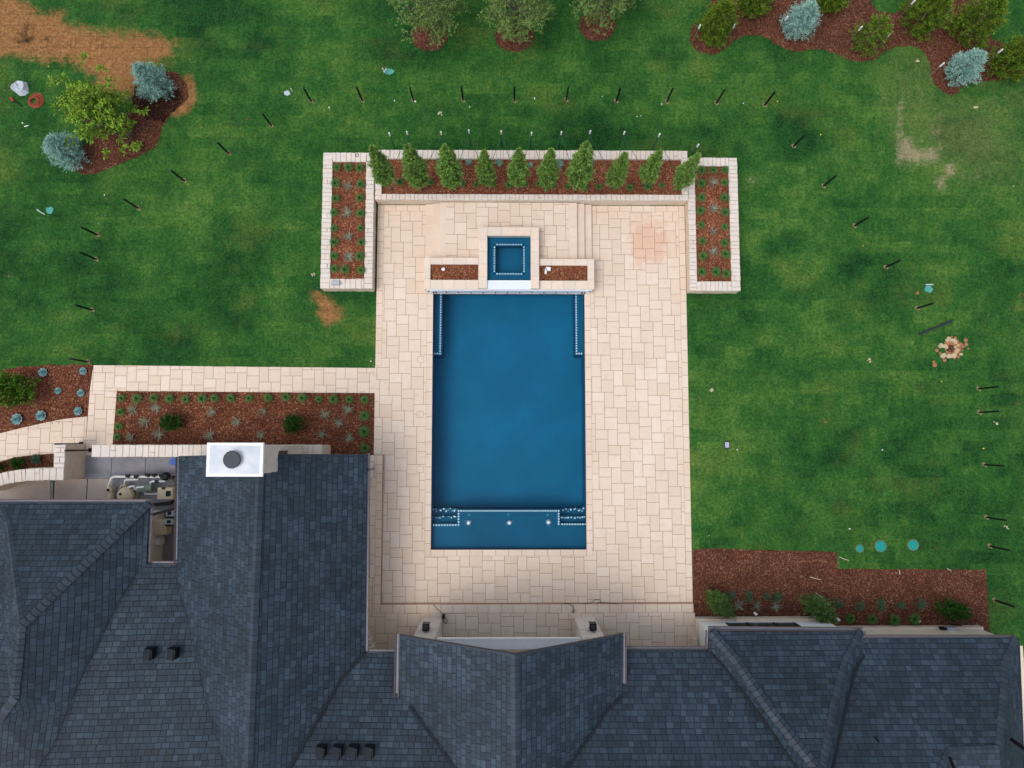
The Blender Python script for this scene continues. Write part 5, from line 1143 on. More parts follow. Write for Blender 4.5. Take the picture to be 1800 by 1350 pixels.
# ------------------------------------------------------------------ fence posts
def post_proto():
    t = empty('fence_post', (0, 0, 0)); m = MB(); m.box(-.036, .036, -.036, .036, -.1, 1.28); m.build('post', M['black'], t)
    m = MB(); m.bbox(-.048, .048, -.048, .048, 1.281, 1.31, .01); m.build('post_cap', M['black'], t)
    rg = np.random.default_rng(9); m = MB(); n = 16; ring = [(r*math.cos(6.283*k/n), r*math.sin(6.283*k/n)) for k in range(n) for r in [rg.uniform(.06, .15)]]
    m.faces([(x, y, .006) for x, y in ring]+[(0, 0, .03)], [(k, (k+1) % n, n) for k in range(n)]); m.build('dug_soil', M['soil'], t)
    return t
posts = [('in the straight row beyond the long planter, {} from the left', [(547, 178), (637, 177), (727, 177), (814, 176), (904, 177), (995, 176), (1083, 178), (1172, 179), (1259, 181), (1344, 185)]),
         ('in the left curved line, {} from the top', [(477, 221), (402, 270), (324, 318), (243, 366), (171, 413), (169, 456), (162, 545), (154.5, 636)]),
         ('in the right curved line, {} from the top', [(1395, 257), (1447.5, 327), (1502, 397), (1557, 470), (1612, 542), (1720, 683.5), (1721.5, 725), (1730, 817), (1734, 909.5), (1740, 960), (1748.6, 1055)])]
pp = post_proto(); first = True
for pat, pts in posts:
    for i, (x, y) in enumerate(pts):
        t = pp if first else copy_tree(pp); first = False; t.location = P(x, y); t.rotation_euler = (random.uniform(-.015, .015), random.uniform(-.015, .015), random.uniform(-.3, .3)); tag(t, 'slim black fence post '+pat.format(ORD[i]), 'fence post', 'black fence posts round the lawn')
# tree stakes with white tips behind the planter
def stake(px, py, h, label, group, wires=None, col_='green', r=.022):
    x, y, _ = P(px, py, h); t = empty('tree_stake', (x, y, 0)); tag(t, label, 'stake', group)
    m = MB(); m.box(x-r, x+r, y-.006, y+.006, -.1, h-.18); m.box(x-.006, x+.006, y-r, y+r, -.1, h-.18); m.build('post', M[col_], t)
    m = MB(); m.box(x-.03, x+.03, y-.03, y+.03, h-.28, h+.02); m.build('white_tip', M['white'], t)
    if wires:
        for w in wires: m = MB(); m.tube([(x, y, h-.45), w], .013, 5, cap=False); m.build('tie_wire', M['green'], t)
sk = [(684, 234), (715, 231.7), (775, 232), (824, 229), (881, 230.5), (934.5, 233), (987, 232), (1038, 230), (1098, 231.7), (1159.7, 235.5), (1228, 254)]
for i, (x, y) in enumerate(sk):
    h = 1.75 if i < 10 else 1.2; wx = P(x, y, h)[0]; near = sorted(TREEPOS, key=lambda q: abs(q[0]-wx))[:2] if i not in (0, 10) else sorted(TREEPOS, key=lambda q: abs(q[0]-wx))[:1]
    stake(x, y, h, f'green stake with a white tip behind the long planter, {ORD[i]} from the left', 'white tipped tree stakes', [(q[0], q[1], 1.9) for q in near])
for i, (x, y, h, w) in enumerate([(1231, 44, 1.5, 'left of the staked evergreen'), (1292, 43, 1.5, 'right of the staked evergreen'), (1384, 29, 1.3, 'in front of the pale blue spruce'), (1515, 47, 1.5, 'left side of the wispy evergreen'), (1566, 58, 1.5, 'right side of the wispy evergreen'), (1608, 1, 1.6, 'over the broad evergreen at the top edge'), (1672, 16, 1.6, 'between the two broad evergreens'), (1757, 28, 1.6, 'over the shaded lawn beyond the broad evergreens'), (1762, 87, 1.6, 'at the right edge evergreen'), (1659, 111, 1.4, 'left side of the lower blue spruce')]):
    stake(x, y, h, 'dark stake with a pale tip '+w, 'pale tipped stakes of the top right bed', None, 'bark')

# ------------------------------------------------------------------ pool equipment
def tube_obj(name, pts, r, mat, parent, seg=10): m = MB(); m.tube(pts, r, seg); return m.build(name, M[mat], parent, smooth=False)
def Q(px, py, z): return P(px, py, z)
c = Q(215, 842, .5); t = empty('pipe_manifold', (c[0], c[1], 0)); tag(t, 'white pipe run with black valves along the equipment yard slab', 'pipes')
tube_obj('pipe', [Q(188, 862, .2), Q(196, 840, .55), Q(201, 838, .6), Q(226, 838, .6), Q(282, 838.5, .6)], .055, 'white', t)
tube_obj('pipe', [Q(219, 853, .25), Q(220, 845, .5), Q(222, 843, .55), Q(242, 843, .55), Q(243, 838, .6)], .05, 'white', t)
tube_obj('pipe', [Q(208, 866, .3), Q(230, 855, .7), Q(236, 854.5, .7), Q(237, 860, .6)], .05, 'white', t)
tube_obj('pipe', [Q(240, 862, .6), Q(240, 857, .75), Q(253, 856, .75)], .045, 'white', t); tube_obj('pipe', [Q(254, 864, .3), Q(254.5, 868, .3), Q(278, 868, .3)], .045, 'white', t)
tube_obj('pipe', [Q(268, 862, .4), Q(264, 848, .6), Q(268, 846, .65), Q(290, 846, .65), Q(291, 842, .65)], .045, 'white', t)
for (x, y) in ((225, 836.5), (240, 837.5), (260, 835), (271, 835), (284, 836), (296, 838), (303, 839)):
    m = MB(); q = Q(x, y, .62); m.bbox(q[0]-.09, q[0]+.09, q[1]-.07, q[1]+.07, .55, .72, .02); m.build('valve', M['black'], t); 
    m = MB(); q = Q(x, y, .75); m.box(q[0]-.03, q[0]+.03, q[1]-.12, q[1]+.05, .725, .75); m.build('valve_handle', M['black'], t)
m = MB(); q = Q(290, 837.5, .75); m.lathe((q[0], q[1], .5), [(.17, 0), (.2, .1), (.2, .24), (.12, .32)], 16); m.build('pump_basket', M['black'], t)
m = MB(); q = Q(275, 846.5, .7); m.lathe((q[0], q[1], .58), [(.09, 0), (.09, .15)], 12); m.build('valve', M['black'], t)
def lathe_thing(name, px, py, z, prof, mat, label, cat, extra=None, seg=24):
    q = P(px, py, z); t = empty(name, (q[0], q[1], z-0)); tag(t, label, cat); m = MB(); m.lathe(q, prof, seg); m.build('body', M[mat], t, smooth=False)
    if extra: extra(t, q)
    return t
def fx(t, q):
    m = MB(); m.lathe((q[0], q[1], q[2]+.42), [(.40, 0), (.415, .03), (.40, .06)], 28); m.build('clamp_ring', M['black'], t)
    m = MB(); m.lathe((q[0]-.1, q[1]+.05, q[2]+.80), [(.06, 0), (.06, .06)], 12); m.build('pressure_gauge', M['black'], t)
lathe_thing('pool_filter', 232, 868, .03, [(.34, 0), (.38, .1), (.39, .5), (.34, .68), (.2, .78), (.08, .82)], 'tan', 'round tan pool filter tank partly under the roof eave', 'filter', fx)
def hx(t, q): m = MB(); m.tube([(q[0]+.02, q[1], q[2]+.3), (q[0]+.62, q[1]+.02, q[2]+.3)], .19, 16); m.build('housing', M['sage'], t)
lathe_thing('chlorinator', 251, 857, .25, [(.17, 0), (.18, .3), (.17, .40), (.1, .44)], 'sage', 'sage green round chlorinator in the middle of the yard pipes', 'chlorinator', hx)
q = P(286, 869, .95); t = empty('pool_heater', (q[0], q[1], 0)); tag(t, 'cream box pool heater beside the gable roof gutter', 'heater'); x0_, x1_, y0_, y1_ = PX(276, 868, .95), PX(303, 868, .95), PY(286, 878, .95), PY(286, 857, .95)
m = MB(); m.bbox(x0_, x1_, y0_, y1_, .05, .95, .03); m.build('body', M['tan'], t); m = MB(); m.bbox(x1_-.30, x1_-.08, y0_+.14, y0_+.40, .951, .98, .01); m.build('vent', M['black'], t); m = MB(); m.box((x0_+x1_)/2-.14, (x0_+x1_)/2+.02, y1_-.09, y1_+.02, .951, .965); m.build('control_panel', M['black'], t)
q = P(194, 869, .3); t = empty('pool_pump', (q[0], q[1], 0)); tag(t, 'tan pool pump at the left end of the pipe run', 'pump')
m = MB(); m.tube([(q[0], q[1]-.3, .28), (q[0]+.02, q[1]+.12, .28)], [.13, .15], 14); m.build('motor', M['tan'], t); m = MB(); m.lathe((q[0], q[1]+.22, .1), [(.15, 0), (.15, .35), (.1, .40)], 16); m.build('strainer_pot', M['tan'], t); m = MB(); m.lathe((q[0], q[1]+.22, .505), [(.07, 0), (.07, .03)], 12); m.build('lid', M['black'], t)
q = P(219, 858, .3); t = empty('pool_pump', (q[0], q[1], 0)); tag(t, 'second pool pump between the filter tank and the bent pipe', 'pump'); m = MB(); m.lathe((q[0], q[1], .1), [(.19, 0), (.19, .3), (.14, .36)], 18); m.build('strainer_pot', M['tan'], t); m = MB(); m.lathe((q[0], q[1], .465), [(.10, 0), (.10, .03)], 14); m.build('lid', M['glass'], t)
q = P(306, 811.5, .35); t = empty('bucket', (q[0], q[1], .03)); tag(t, 'blue lidded bucket on the concrete beside the gable wall', 'bucket'); m = MB(); m.lathe((q[0], q[1], .03), [(.14, 0), (.165, .34)], 20); m.build('pail', M['blue'], t); m = MB(); m.lathe((q[0], q[1], .37), [(.18, 0), (.18, .02), (.15, .02), (.14, .012)], 20); m.build('lid', M['blue'], t)
m = MB()
for k in range(3): m.tube([Q(266+k*3, 886+k*1.3, .15+k*.04), Q(280, 884+k*2, .2), Q(300, 882+k*2.2, .2), Q(309, 878, .4)], .025, 6)
tag(m.build('hose_bundle', M['black']), 'dark bundle of hoses lying across the gap between the roofs', 'hose')
m = MB(); m.tube([Q(305, 843, .6), Q(308, 850, .5), Q(305, 860, .4), Q(303, 864, .3)], .02, 6); tag(m.build('electric_cable', M['black']), 'black cable running from the pump basket to the heater', 'cable')

# ------------------------------------------------------------------ small things on the lawn and patio
def disc(name, px, py, r, mat, label, cat, h=.05, group=None):
    q = P(px, py); t = empty(name, q); tag(t, label, cat, group); m = MB(); m.lathe(q, [(r, -.02), (r, h*.6), (r*.9, h), (r*.4, h*1.15)], 22); m.build('lid', M[mat], t); m = MB(); m.lathe((q[0], q[1], 0), [(r+.035, -.02), (r+.03, h*.3)], 22); m.build('rim', M['soil'], t)
disc('access_lid', 1511, 964, .17, 'teal', 'small round teal lid, leftmost of three in the lawn', 'lid', group='round teal lids'); disc('access_lid', 1547.7, 960, .26, 'teal', 'round teal lid in the middle of three in the lawn', 'lid', group='round teal lids'); disc('access_lid', 1605, 958, .245, 'teal', 'round teal lid with a white spot, rightmost of three in the lawn', 'lid', group='round teal lids')
def box_thing(name, px, py, z0, w, d, h, mat, label, cat, top=None, rz=0, part='lid'):
    q = P(px, py, z0+h); t = empty(name, (q[0], q[1], z0), 0); tag(t, label, cat); m = MB(); m.bbox(q[0]-w/2, q[0]+w/2, q[1]-d/2, q[1]+d/2, z0-.01, z0+h, .01); m.build('box', M[mat], t)
    if top: m = MB(); m.bbox(q[0]-w*.36, q[0]+w*.36, q[1]-d*.36, q[1]+d*.36, z0+h+.001, z0+h+.015, .005); m.build(part, M[top], t)
    t.rotation_euler = (0, 0, rz); return t
box_thing('valve_box', 1278, 782, 0, .28, .36, .04, 'slate', 'small grey rectangular valve box in the right lawn', 'box', 'greymetal')
box_thing('junction_box', 589, 497, ZW, .42, .20, .12, 'greymetal', 'grey metal box on the lower wall cap of the left planter', 'box', 'greymetal')
q = P(628, 273, ZW); m = MB()
for k in range(20): m.tube([(q[0]+.075*math.cos(6.283*k/20), q[1]+.075*math.sin(6.283*k/20), ZW+.012), (q[0]+.075*math.cos(6.283*(k+1)/20), q[1]+.075*math.sin(6.283*(k+1)/20), ZW+.012)], .012, 5, cap=False)
tag(m.build('pipe_ring', M['slate']), 'small dark ring lying on the top wall of the left planter', 'ring')
for i, (x, y, lab) in enumerate([(739.5, 632, 'square paver lid beside the pool, topmost of three'), (738.5, 728.5, 'pale square paver lid beside the pool, middle of three'), (738.5, 825, 'square paver lid beside the pool, lowest of three')]):
    q = P(x, y, .03); t = empty('deck_lid', (q[0], q[1], .03)); tag(t, lab, 'lid', 'square deck lids'); m = MB(); m.box(q[0]-.16, q[0]+.16, q[1]-.16, q[1]+.16, .025, .034); m.build('frame', M['grout'], t); m = MB(); m.box(q[0]-.145, q[0]+.145, q[1]-.145, q[1]+.145, .0341, .038, random.random()); m.build('lid', M['paver'], t)
def flat_patch(name, px, py, rx, ry, mat, label, cat, z=.02, seed=0, parent=None, th=.02):
    q = P(px, py); rr = random.Random(seed); n = 14; ring = [(q[0]+rx*rr.uniform(.75, 1.15)*math.cos(6.283*k/n), q[1]+ry*rr.uniform(.75, 1.15)*math.sin(6.283*k/n)) for k in range(n)]; m = MB(); m.prism(ring, -.01, th); o = m.build(name, M[mat], parent)
    if label: tag(o, label, cat)
    return o
for i, (x, y, rx, ry, wx, wy, wx2, wy2, lab) in enumerate([(685, 126, .24, .16, 672.5, 120, 675.5, 127, 'cyan painted turf marker with a white bent pipe above the planter stakes'), (88, 370, .2, .2, 64, 368, 78, 377, 'cyan painted turf marker with a white stick in the left lawn'), (1632, 508, .2, .22, 1628, 500, 1640, 500, 'cyan painted turf marker with a white stick in the right lawn'), (505, 164, .16, .14, 511, 155, 514, 160, 'faded paint mark with a pale stick left of the post row')]):
    q = P(x, y); t = empty('utility_marker', q); tag(t, lab, 'marker', 'utility markers'); flat_patch('plate', x, y, rx, ry, 'paint' if i < 3 else 'bag', None, None, seed=i, parent=t, th=.025)
    m = MB(); m.tube([Q(wx, wy, .35), Q(wx2, wy2, .05)], .024, 6); 
    m.build('stick', M['white'], t)
    if i == 0: m = MB(); m.tube([Q(wx2, wy2, .05), Q(679, 120, .35)], .024, 6); m.build('stick', M['white'], t)
flags = [(580, 192, 'white'), (694, 182, 'white'), (730, 182, 'white'), (826, 193, 'white'), (874, 146, 'blue'), (774, 200, 'tan'), (939, 176, 'white'), (1058, 174.6, 'white'), (1161, 188, 'white'), (1177, 141, 'blue'), (1119, 208, 'white'), (1126, 208, 'white'), (1304.7, 185.5, 'white'), (1363, 183.5, 'yellow'), (1438, 241, 'yellow'), (1512, 434, 'yellow'), (1650, 672, 'yellow'), (1724, 788, 'yellow'), (90, 122, 'yellow'), (189, 345, 'white'), (189, 381, 'teal'), (653, 637, 'white'), (1243, 940, 'white'), (1488, 928, 'white'), (1768, 927, 'tan'), (1750, 744, 'tan'), (1527, 634, 'tan'), (1250, 685, 'tan'), (1451, 740, 'clay'), (1613, 107, 'tan'), (1715, 190, 'tan'), (1775, 330, 'white'), (437, 214, 'red'), (1294, 790, 'white'), (550, 483, 'tan'), (1612, 515, 'clay'), (46, 221, 'white'), (254, 359, 'white'), (1547, 790, 'white'), (1760, 1105, 'blue')]
near = {0: 'below the leftmost post of the far row', 1: 'left of the third post in the far row', 2: 'at the foot of the third post in the far row', 3: 'below the fourth post of the far row', 4: 'above and left of the fifth far post', 5: 'between the far posts and the planter stakes', 6: 'right of the fifth far post', 7: 'left of the seventh far post', 8: 'below the eighth far post', 9: 'above the eighth far post', 10: 'below the eighth far post, left one of a pair', 11: 'right one of a close pair below the eighth far post', 12: 'between the last two far posts', 13: 'right of the last far post', 14: 'right of the first post in the right curve', 15: 'near the third post of the right curve', 16: 'below the soil pit in the right lawn', 17: 'near the right edge between two posts', 18: 'below the dead brown turf in the top left', 19: 'between the stick marker and the third left post', 20: 'below the white bit beside the fourth left post', 21: 'in the lawn corner by the patio and the path', 22: 'beside the patio above the house bed', 23: 'above the leftmost teal lid', 24: 'near the ninth post at the right edge', 25: 'near the seventh post at the right edge', 26: 'left of the soil pit', 27: 'beside the patio in the middle of the right lawn', 28: 'in the middle of the right lawn', 29: 'between the wavy bed and the bare turf', 30: 'in the yellowed turf at the top right', 31: 'at the right edge below the bare turf', 32: 'left of the first post in the left curve', 33: 'right of the grey valve box', 34: 'left of the left planter', 35: 'above the fifth right post near the stick marker', 36: 'below the red hose coil', 37: 'right of the fourth left post', 38: 'right of centre in the right lawn', 39: 'beside the last right post near the house'}
cn = dict(tan='tan', white='white', blue='blue', yellow='yellow', teal='green', clay='rust brown', red='red')
for i, (x, y, c) in enumerate(flags):
    isf = c in ('white', 'blue', 'yellow', 'red', 'teal'); q = P(x, y); rr = random.Random(i); a = rr.uniform(0, 6.28); s = rr.uniform(.024, .045)
    if isf:
        t = empty('marker_flag', q); tag(t, f'small {cn[c]} marker flag {near[i]}', 'flag', 'small marker flags on the lawn'); m = MB(); m.tube([q, (q[0], q[1], .25)], .006, 5); m.build('wire', M['slate'], t)
        m = MB(); d = Vector((math.cos(a), math.sin(a), 0))*s*1.5; e = Vector((-math.sin(a), math.cos(a), 0))*s*.6; b = Vector((q[0], q[1], .25)); m.faces([b-e, b+e, b+d+e*1.1, b+d*1.1-e*.4], [(0, 1, 2, 3)]); m.faces([b-e-Vector((0, 0, .05)), b+e, b+d+e*1.1, b+d*1.1-e*.4-Vector((0, 0, .05))], [(3, 2, 1, 0)]); m.build('flag', M[c], t)
    else:
        m = MB()
        for k in range(5): ox, oy = rr.uniform(-.09, .09), rr.uniform(-.08, .08); r = rr.uniform(.02, .045); m.bbox(q[0]+ox-r, q[0]+ox+r, q[1]+oy-r*.8, q[1]+oy+r*.8, -.01, rr.uniform(.02, .05), .008, jit=.008)
        tag(m.build('debris_scrap', M[c], loc=q), f'{cn[c]} scrap of debris {near[i]}', 'debris', 'scraps on the lawn')
# pipe lying on the lawn
m = MB(); m.tube([P(1616.5, 587.3, .06), P(1645, 576, .06), P(1673.5, 563.5, .06)], .055, 10); o = m.build('loose_pipe', M['slate']); tag(o, 'long dark pipe lying loose on the grass above the soil pit', 'pipe')
# dug pit with rocks
q = P(1670, 613); t = empty('dug_pit', q); tag(t, 'dug hole ringed with pale broken rock and red clay in the right lawn', 'pit')
m = MB(); n = 16; rr = random.Random(5); m.prism([(q[0]+.25*rr.uniform(.7, 1.1)*math.cos(6.283*k/n), q[1]+.22*rr.uniform(.7, 1.1)*math.sin(6.283*k/n)) for k in range(n)], -.01, .012); m.build('hole', M['mulch_dark'], t)
for k in range(15):
    a = rr.uniform(0, 6.283); r = rr.uniform(.16, .46) if k < 12 else rr.uniform(.5, .7); cx, cy = q[0]+r*math.cos(a)*.85, q[1]+r*math.sin(a)*1.1; m = MB(); n = 7; s = rr.uniform(.07, .16); rg_ = [(cx+s*rr.uniform(.6, 1.3)*math.cos(6.283*j/n), cy+s*rr.uniform(.5, 1.1)*math.sin(6.283*j/n)) for j in range(n)]; m.prism(rg_, -.01, rr.uniform(.04, .12), rr.random()); m.build('rock', M['rock'], t)
flat_patch('loose_clay', 1674, 610, .50, .52, 'clay', None, None, seed=8, parent=t, th=.010)
for (dx, dy) in [(14, -14), (20, -8), (22, 2), (18, 10), (30, -8), (34, 0), (29, -16), (-24, 3), (-18, 8), (-14, 16), (-10, 21), (-28, 30), (8, 18), (10, -20), (24, -4), (15, 15), (-30, 24), (3, -22)]:
    m = MB(); c_ = P(1670+dx*.95, 613+dy*.95); n = 9; s = rr.uniform(.05, .13); m.lathe((c_[0], c_[1], 0), [(s, -.01), (s*.8, .02), (s*.3, .05)], 7); m.build('clay_clod', M['clay'], t)
# hose coil, bag and tool at the left edge
q = P(63, 179); m = MB(); pts = []
for k in range(24*8):
    a = 6.283*k/24; w_ = math.floor(k/24); r = .40-.028*(k/24)+.015*math.sin(a*.37); pts.append((q[0]+r*math.cos(a)+.045*math.sin(k*.021+1), q[1]+r*math.sin(a)*.93+.045*math.cos(k*.027), .03+.012*(k/24)))
pts += [(q[0]+.1, q[1]+.25, .1), (q[0]-.05, q[1]+.46, .03), (q[0]+.3, q[1]+.4, .03)]
m.tube(pts, .0115, 6); tag(m.build('hose_coil', M['red']), 'coil of red hose lying on the lawn near the left edge', 'hose')
q = P(35, 156); t = empty('cloth_sack', q); tag(t, 'crumpled pale grey sack lying on the lawn above the red hose', 'sack')
V = []; nn = 14; out = [(22, 150), (28, 144), (36, 142), (48, 145), (50, 154), (51, 163), (44, 168), (35, 169), (28, 163), (20, 157)]
base = [P(x, y, .02) for x, y in out]; m = MB(); nb = len(base); rr = random.Random(3)
r1 = [((a[0]*.72+q[0]*.28)+rr.uniform(-.05, .05), (a[1]*.72+q[1]*.28)+rr.uniform(-.05, .05), .20+rr.uniform(-.06, .08)) for a in base]; r2_ = [((a[0]*.35+q[0]*.65)+rr.uniform(-.04, .04), (a[1]*.35+q[1]*.65)+rr.uniform(-.04, .04), .17+rr.uniform(-.05, .09)) for a in base]
m.faces(base+r1+r2_+[(q[0], q[1], .2)], [(k, (k+1) % nb, nb+(k+1) % nb, nb+k) for k in range(nb)]+[(nb+k, nb+(k+1) % nb, 2*nb+(k+1) % nb, 2*nb+k) for k in range(nb)]+[(2*nb+k, 2*nb+(k+1) % nb, 3*nb) for k in range(nb)]); m.build('sack', M['bag'], t)
t = empty('hose_nozzle', P(27, 177)); tag(t, 'red handled tool lying beside the red hose coil', 'tool'); m = MB(); m.tube([P(19, 172, .05), P(24, 178, .05)], .05, 8); m.build('handle', M['red'], t); m = MB(); m.tube([P(24, 178, .05), P(31, 181, .05), P(38, 187, .05)], .028, 8); m.build('barrel', M['black'], t)
m = MB(); m.tube([P(43, 222.5, .03), P(50, 220.5, .03)], .025, 6); tag(m.build('white_stick', M['white']), 'short white stick on the grass below the red hose', 'stick')
# things in the spa side boxes
t = empty('folded_papers', P(963, 473, ZP-.1)); tag(t, 'bent white plastic strip lying in the bark box right of the spa', 'plastic strip')
m = MB(); a, b, c = P(959, 481, ZP-.02), P(960, 472, ZP-.02), P(968, 473, ZP-.02)
for p_, q_, w_ in ((a, b, .05), (b, c, .09)):
    d = (Vector(q_)-Vector(p_)).normalized(); n_ = Vector((-d.y, d.x, 0))*w_; m.faces([Vector(p_)-n_, Vector(p_)+n_, Vector(q_)+n_, Vector(q_)-n_, Vector(p_)-n_-Vector((0, 0, .05)), Vector(p_)+n_-Vector((0, 0, .05)), Vector(q_)+n_-Vector((0, 0, .05)), Vector(q_)-n_-Vector((0, 0, .05))], [(3, 2, 1, 0), (0, 1, 5, 4), (1, 2, 6, 5), (2, 3, 7, 6), (3, 0, 4, 7)])
m.build('strip', M['white'], t); t.name = 'plastic_strip'
q = P(779, 473, ZP-.05); m = MB(); m.lathe((q[0], q[1], ZP-.12), [(.06, 0), (.085, .05), (.08, .07), (.02, .08)], 14); tag(m.build('white_fitting', M['white'], loc=q), 'round white fitting lying in the bark box left of the spa', 'fitting')
# uplights in the house bed
for i, (x, y, w) in enumerate([(1327.5, 1078.5, 'in the house bed near the porch'), (1472.7, 1088.6, 'at the tip of the long juniper'), (1614, 1091, 'right of the last wall tuft in the house bed')]):
    q = P(x, y, .1); t = empty('garden_uplight', (q[0], q[1], 0)); tag(t, 'small white garden uplight '+w, 'garden light', 'garden uplights'); m = MB(); m.tube([(q[0]-.07, q[1]+.06, .12), (q[0]+.05, q[1]-.05, .16)], [.055, .07], 10); m.build('head', M['white'], t); m = MB(); m.tube([(q[0], q[1], -.02), (q[0], q[1], .1)], .015, 6); m.build('spike', M['black'], t)
# boxes at the wall and loose cable
q = P(1675, 1106, .6); t = empty('hose_bib_box', (q[0], q[1], 0)); tag(t, 'grey utility box against the wall at the right end of the house', 'box'); m = MB(); m.bbox(q[0]-.22, q[0]+.22, q[1]-.09, q[1]+.06, .2, .6, .01); m.build('case', M['greymetal'], t); m = MB(); m.box(q[0]-.5, q[0]-.26, q[1]-.05, q[1]+.05, .3, .55); m.build('bracket', M['black'], t)
def cable(name, pts, label, r=.012): m = MB(); m.tube(pts, r, 6, cap=False); return tag(m.build(name, M['black']), label, 'cable')
cable('drain_hose', [Q(1672, 1098, .1), Q(1690, 1100, .1), Q(1700, 1105, .1), Q(1712, 1112, .1), Q(1722, 1116, .1)], 'black hose trailing from the wall to the lawn beside the house bed', .035)
cable('loose_cable', [Q(762, 1063, .17), Q(768, 1070, .17), Q(775, 1076, .17), Q(779, 1084, .17), Q(784, 1087, .17), Q(787, 1093, .17), Q(784, 1096, .17), Q(780, 1091, .17), Q(781, 1085, .17)], 'thin black cable curling by the left porch pier')
cable('loose_cable', [Q(991, 1060.5, .17), Q(1001, 1061, .17), Q(1007, 1066, .17), Q(1010, 1074, .17), Q(1008, 1078, .17), Q(1005, 1076, .17), Q(1007, 1072, .17), Q(1010, 1073, .17)], 'thin black cable hanging over the porch step near the right pier')
cable('loose_cable', [Q(1025, 1062, .17), Q(1040, 1059, .12), Q(1046, 1054, .08), Q(1054, 1054, .08), Q(1057, 1058, .08), Q(1047, 1060, .12), Q(1060, 1059, .1), Q(1085, 1061, .17)], 'tangled black cable lying along the porch step right of the piers')
q = P(779, 1084, .3); m = MB(); m.box(q[0]-.04, q[0]+.08, q[1]-.05, q[1]+.1, .15, .5); tag(m.build('outlet_box', M['black'], loc=(q[0], q[1], .15)), 'small black outlet box at the foot of the left porch pier', 'outlet')
t = empty('wall_spigot', P(646, 985, .6)); tag(t, 'small metal spigot on the wall beside the patio gutter', 'spigot'); m = MB(); a = P(646, 985, .6); m.tube([(a[0]-.1, a[1], .6), (a[0]+.12, a[1], .6), (a[0]+.12, a[1], .5)], .03, 8); m.build('tap', M['greymetal'], t); m = MB(); m.lathe((a[0]+.06, a[1], .63), [(.05, 0), (.05, .02)], 10); m.build('handle', M['greymetal'], t)
# loose sticks on the house bed
for i, (x0_, y0_, x1_, y1_, w) in enumerate([(1475, 979, 1492, 985, 'on the grass notch above the house bed'), (1424, 1014, 1443, 1019, 'on the bark in the middle of the house bed'), (1434, 1042, 1446, 1050, 'beside the long juniper'), (1581, 1003, 1582, 1010, 'at the upper edge of the house bed'), (1665, 999, 1672, 1003, 'at the upper edge right of the house bed')]):
    m = MB(); m.tube([P(x0_, y0_, .03), P((x0_+x1_)/2, (y0_+y1_)/2+.6, .035), P(x1_, y1_, .03)], .018, 5); tag(m.build('wood_stick', M['tan']), 'thin pale stick lying '+w, 'stick', 'loose sticks near the house bed')

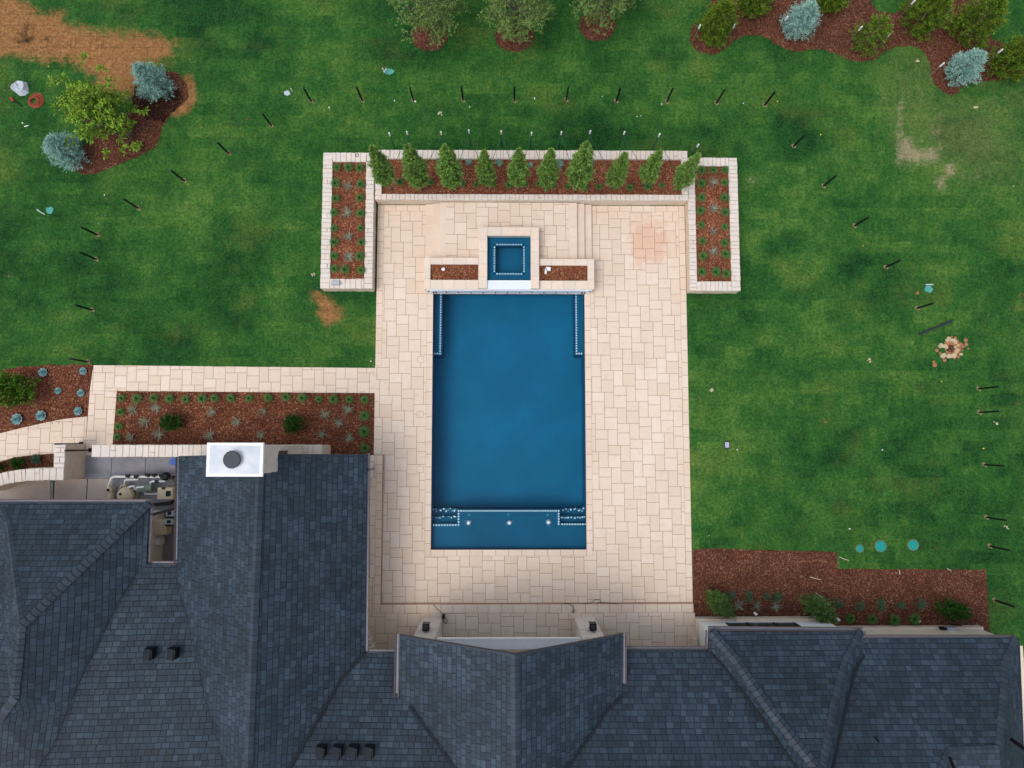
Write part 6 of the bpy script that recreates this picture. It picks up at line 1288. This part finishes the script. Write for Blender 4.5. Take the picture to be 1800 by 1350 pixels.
# ------------------------------------------------------------------ blades of grass standing over the lawn sheet
def grass():
    rg = np.random.default_rng(77); N = 420000
    x = rg.uniform(-26.5, 26.5, N); y = rg.uniform(-12, 23, N)
    keep = np.ones(N, bool)
    no = [[P(a, b)[:2] for a, b in q] for q in (
        TLB, ell(755, 62, 31, 26), ell(904, 64, 32, 26), ell(1050, 44, 30, 27), [(1216, 964), (1250, 962), (1473, 968), (1475, 998), (1736, 999), (1744, 1140), (1216, 1140)],
        [(-60, 660), (0, 648), (40, 642), (90, 639), (166, 640), (662, 646), (662, 860), (0, 900), (-60, 900)], [(655, 340), (1220, 340), (1222, 1200), (655, 1200)], [(-100, 900), (1900, 1130), (1900, 1300), (-100, 1300)], [(1746, 1120), (1900, 1120), (1900, 1400), (1746, 1400)])]
    no += [rect(oL[0], oR[1], oL[2], oL[3]-.0)] if False else [rect(oL[0], oL[1]+.1, oL[2], oL[3]), rect(oR[0]-.1, oR[1], oR[2], oR[3]), rect(oL[1], oR[0], PY(930, 360), oB[3])]
    for q in no: keep &= ~(poly_sd(x, y, q) > 0)
    keep &= ~(poly_sd(x, y, [P(a, b)[:2] for a, b in [(1214, 72), (1214, 52), (1228, 38), (1246, 27), (1252, -30), (1500, -60), (1525, -5), (1540, 18), (1572, 25), (1590, 12), (1605, -30), (1700, -40), (1742, 10), (1735, 50), (1745, 68), (1770, 80), (1835, 85), (1835, 135), (1780, 138), (1745, 141), (1710, 145), (1693, 153), (1683, 163), (1672, 167), (1655, 160), (1641, 148), (1637, 130), (1633, 105), (1622, 88), (1600, 81), (1575, 82), (1553, 92), (1537, 105), (1520, 109), (1495, 106), (1475, 97), (1455, 90), (1435, 86), (1405, 91), (1385, 88), (1365, 78), (1350, 68), (1335, 62), (1310, 62), (1290, 72), (1270, 90), (1250, 97), (1225, 90)]]) > .03)
    keep &= ~(poly_sd(x, y, [P(a, b)[:2] for a, b in [(-60, -20), (36, -4), (60, 20), (110, 25), (115, 42), (160, 52), (215, 58), (262, 58), (312, 80), (305, 95), (285, 108), (250, 118), (245, 168), (170, 168), (162, 155), (172, 135), (135, 120), (128, 108), (75, 105), (-60, 90)]]) > rg.normal(0, .18, N))
    for q in ([(1576, 178), (1590, 178), (1590, 240), (1618, 260), (1655, 240), (1655, 287), (1680, 290), (1715, 314), (1660, 335), (1645, 333), (1645, 290), (1576, 290)], [(545, 512), (562, 512), (605, 537), (610, 550), (602, 562), (585, 572), (553, 552)], ell(1672, 612, 26, 24), [(322, 128), (336, 130), (347, 158), (344, 180), (330, 200), (305, 205), (285, 200)]): keep &= ~((poly_sd(x, y, [P(a, b)[:2] for a, b in q]) > rg.normal(0, .12, N)) & (rg.random(N) < .85))
    x, y = x[keep], y[keep]; n = len(x); a = rg.uniform(0, 6.283, n); L = rg.uniform(.03, .075, n); h = rg.uniform(.02, .055, n); w = rg.uniform(.006, .014, n)
    dx, dy = np.cos(a), np.sin(a)
    V = np.stack([np.stack([x-dy*w, y+dx*w, np.full(n, .002)], 1), np.stack([x+dy*w, y-dx*w, np.full(n, .002)], 1), np.stack([x+dx*L, y+dy*L, h], 1)], 1).reshape(-1, 3)
    me = mesh_np('grass', V, np.arange(3*n).reshape(n, 3), [M['blade']], rg.random(n)); tag(link('grass', me), 'short mown lawn grass around the patio and beds', 'grass', kind='stuff')
grass()
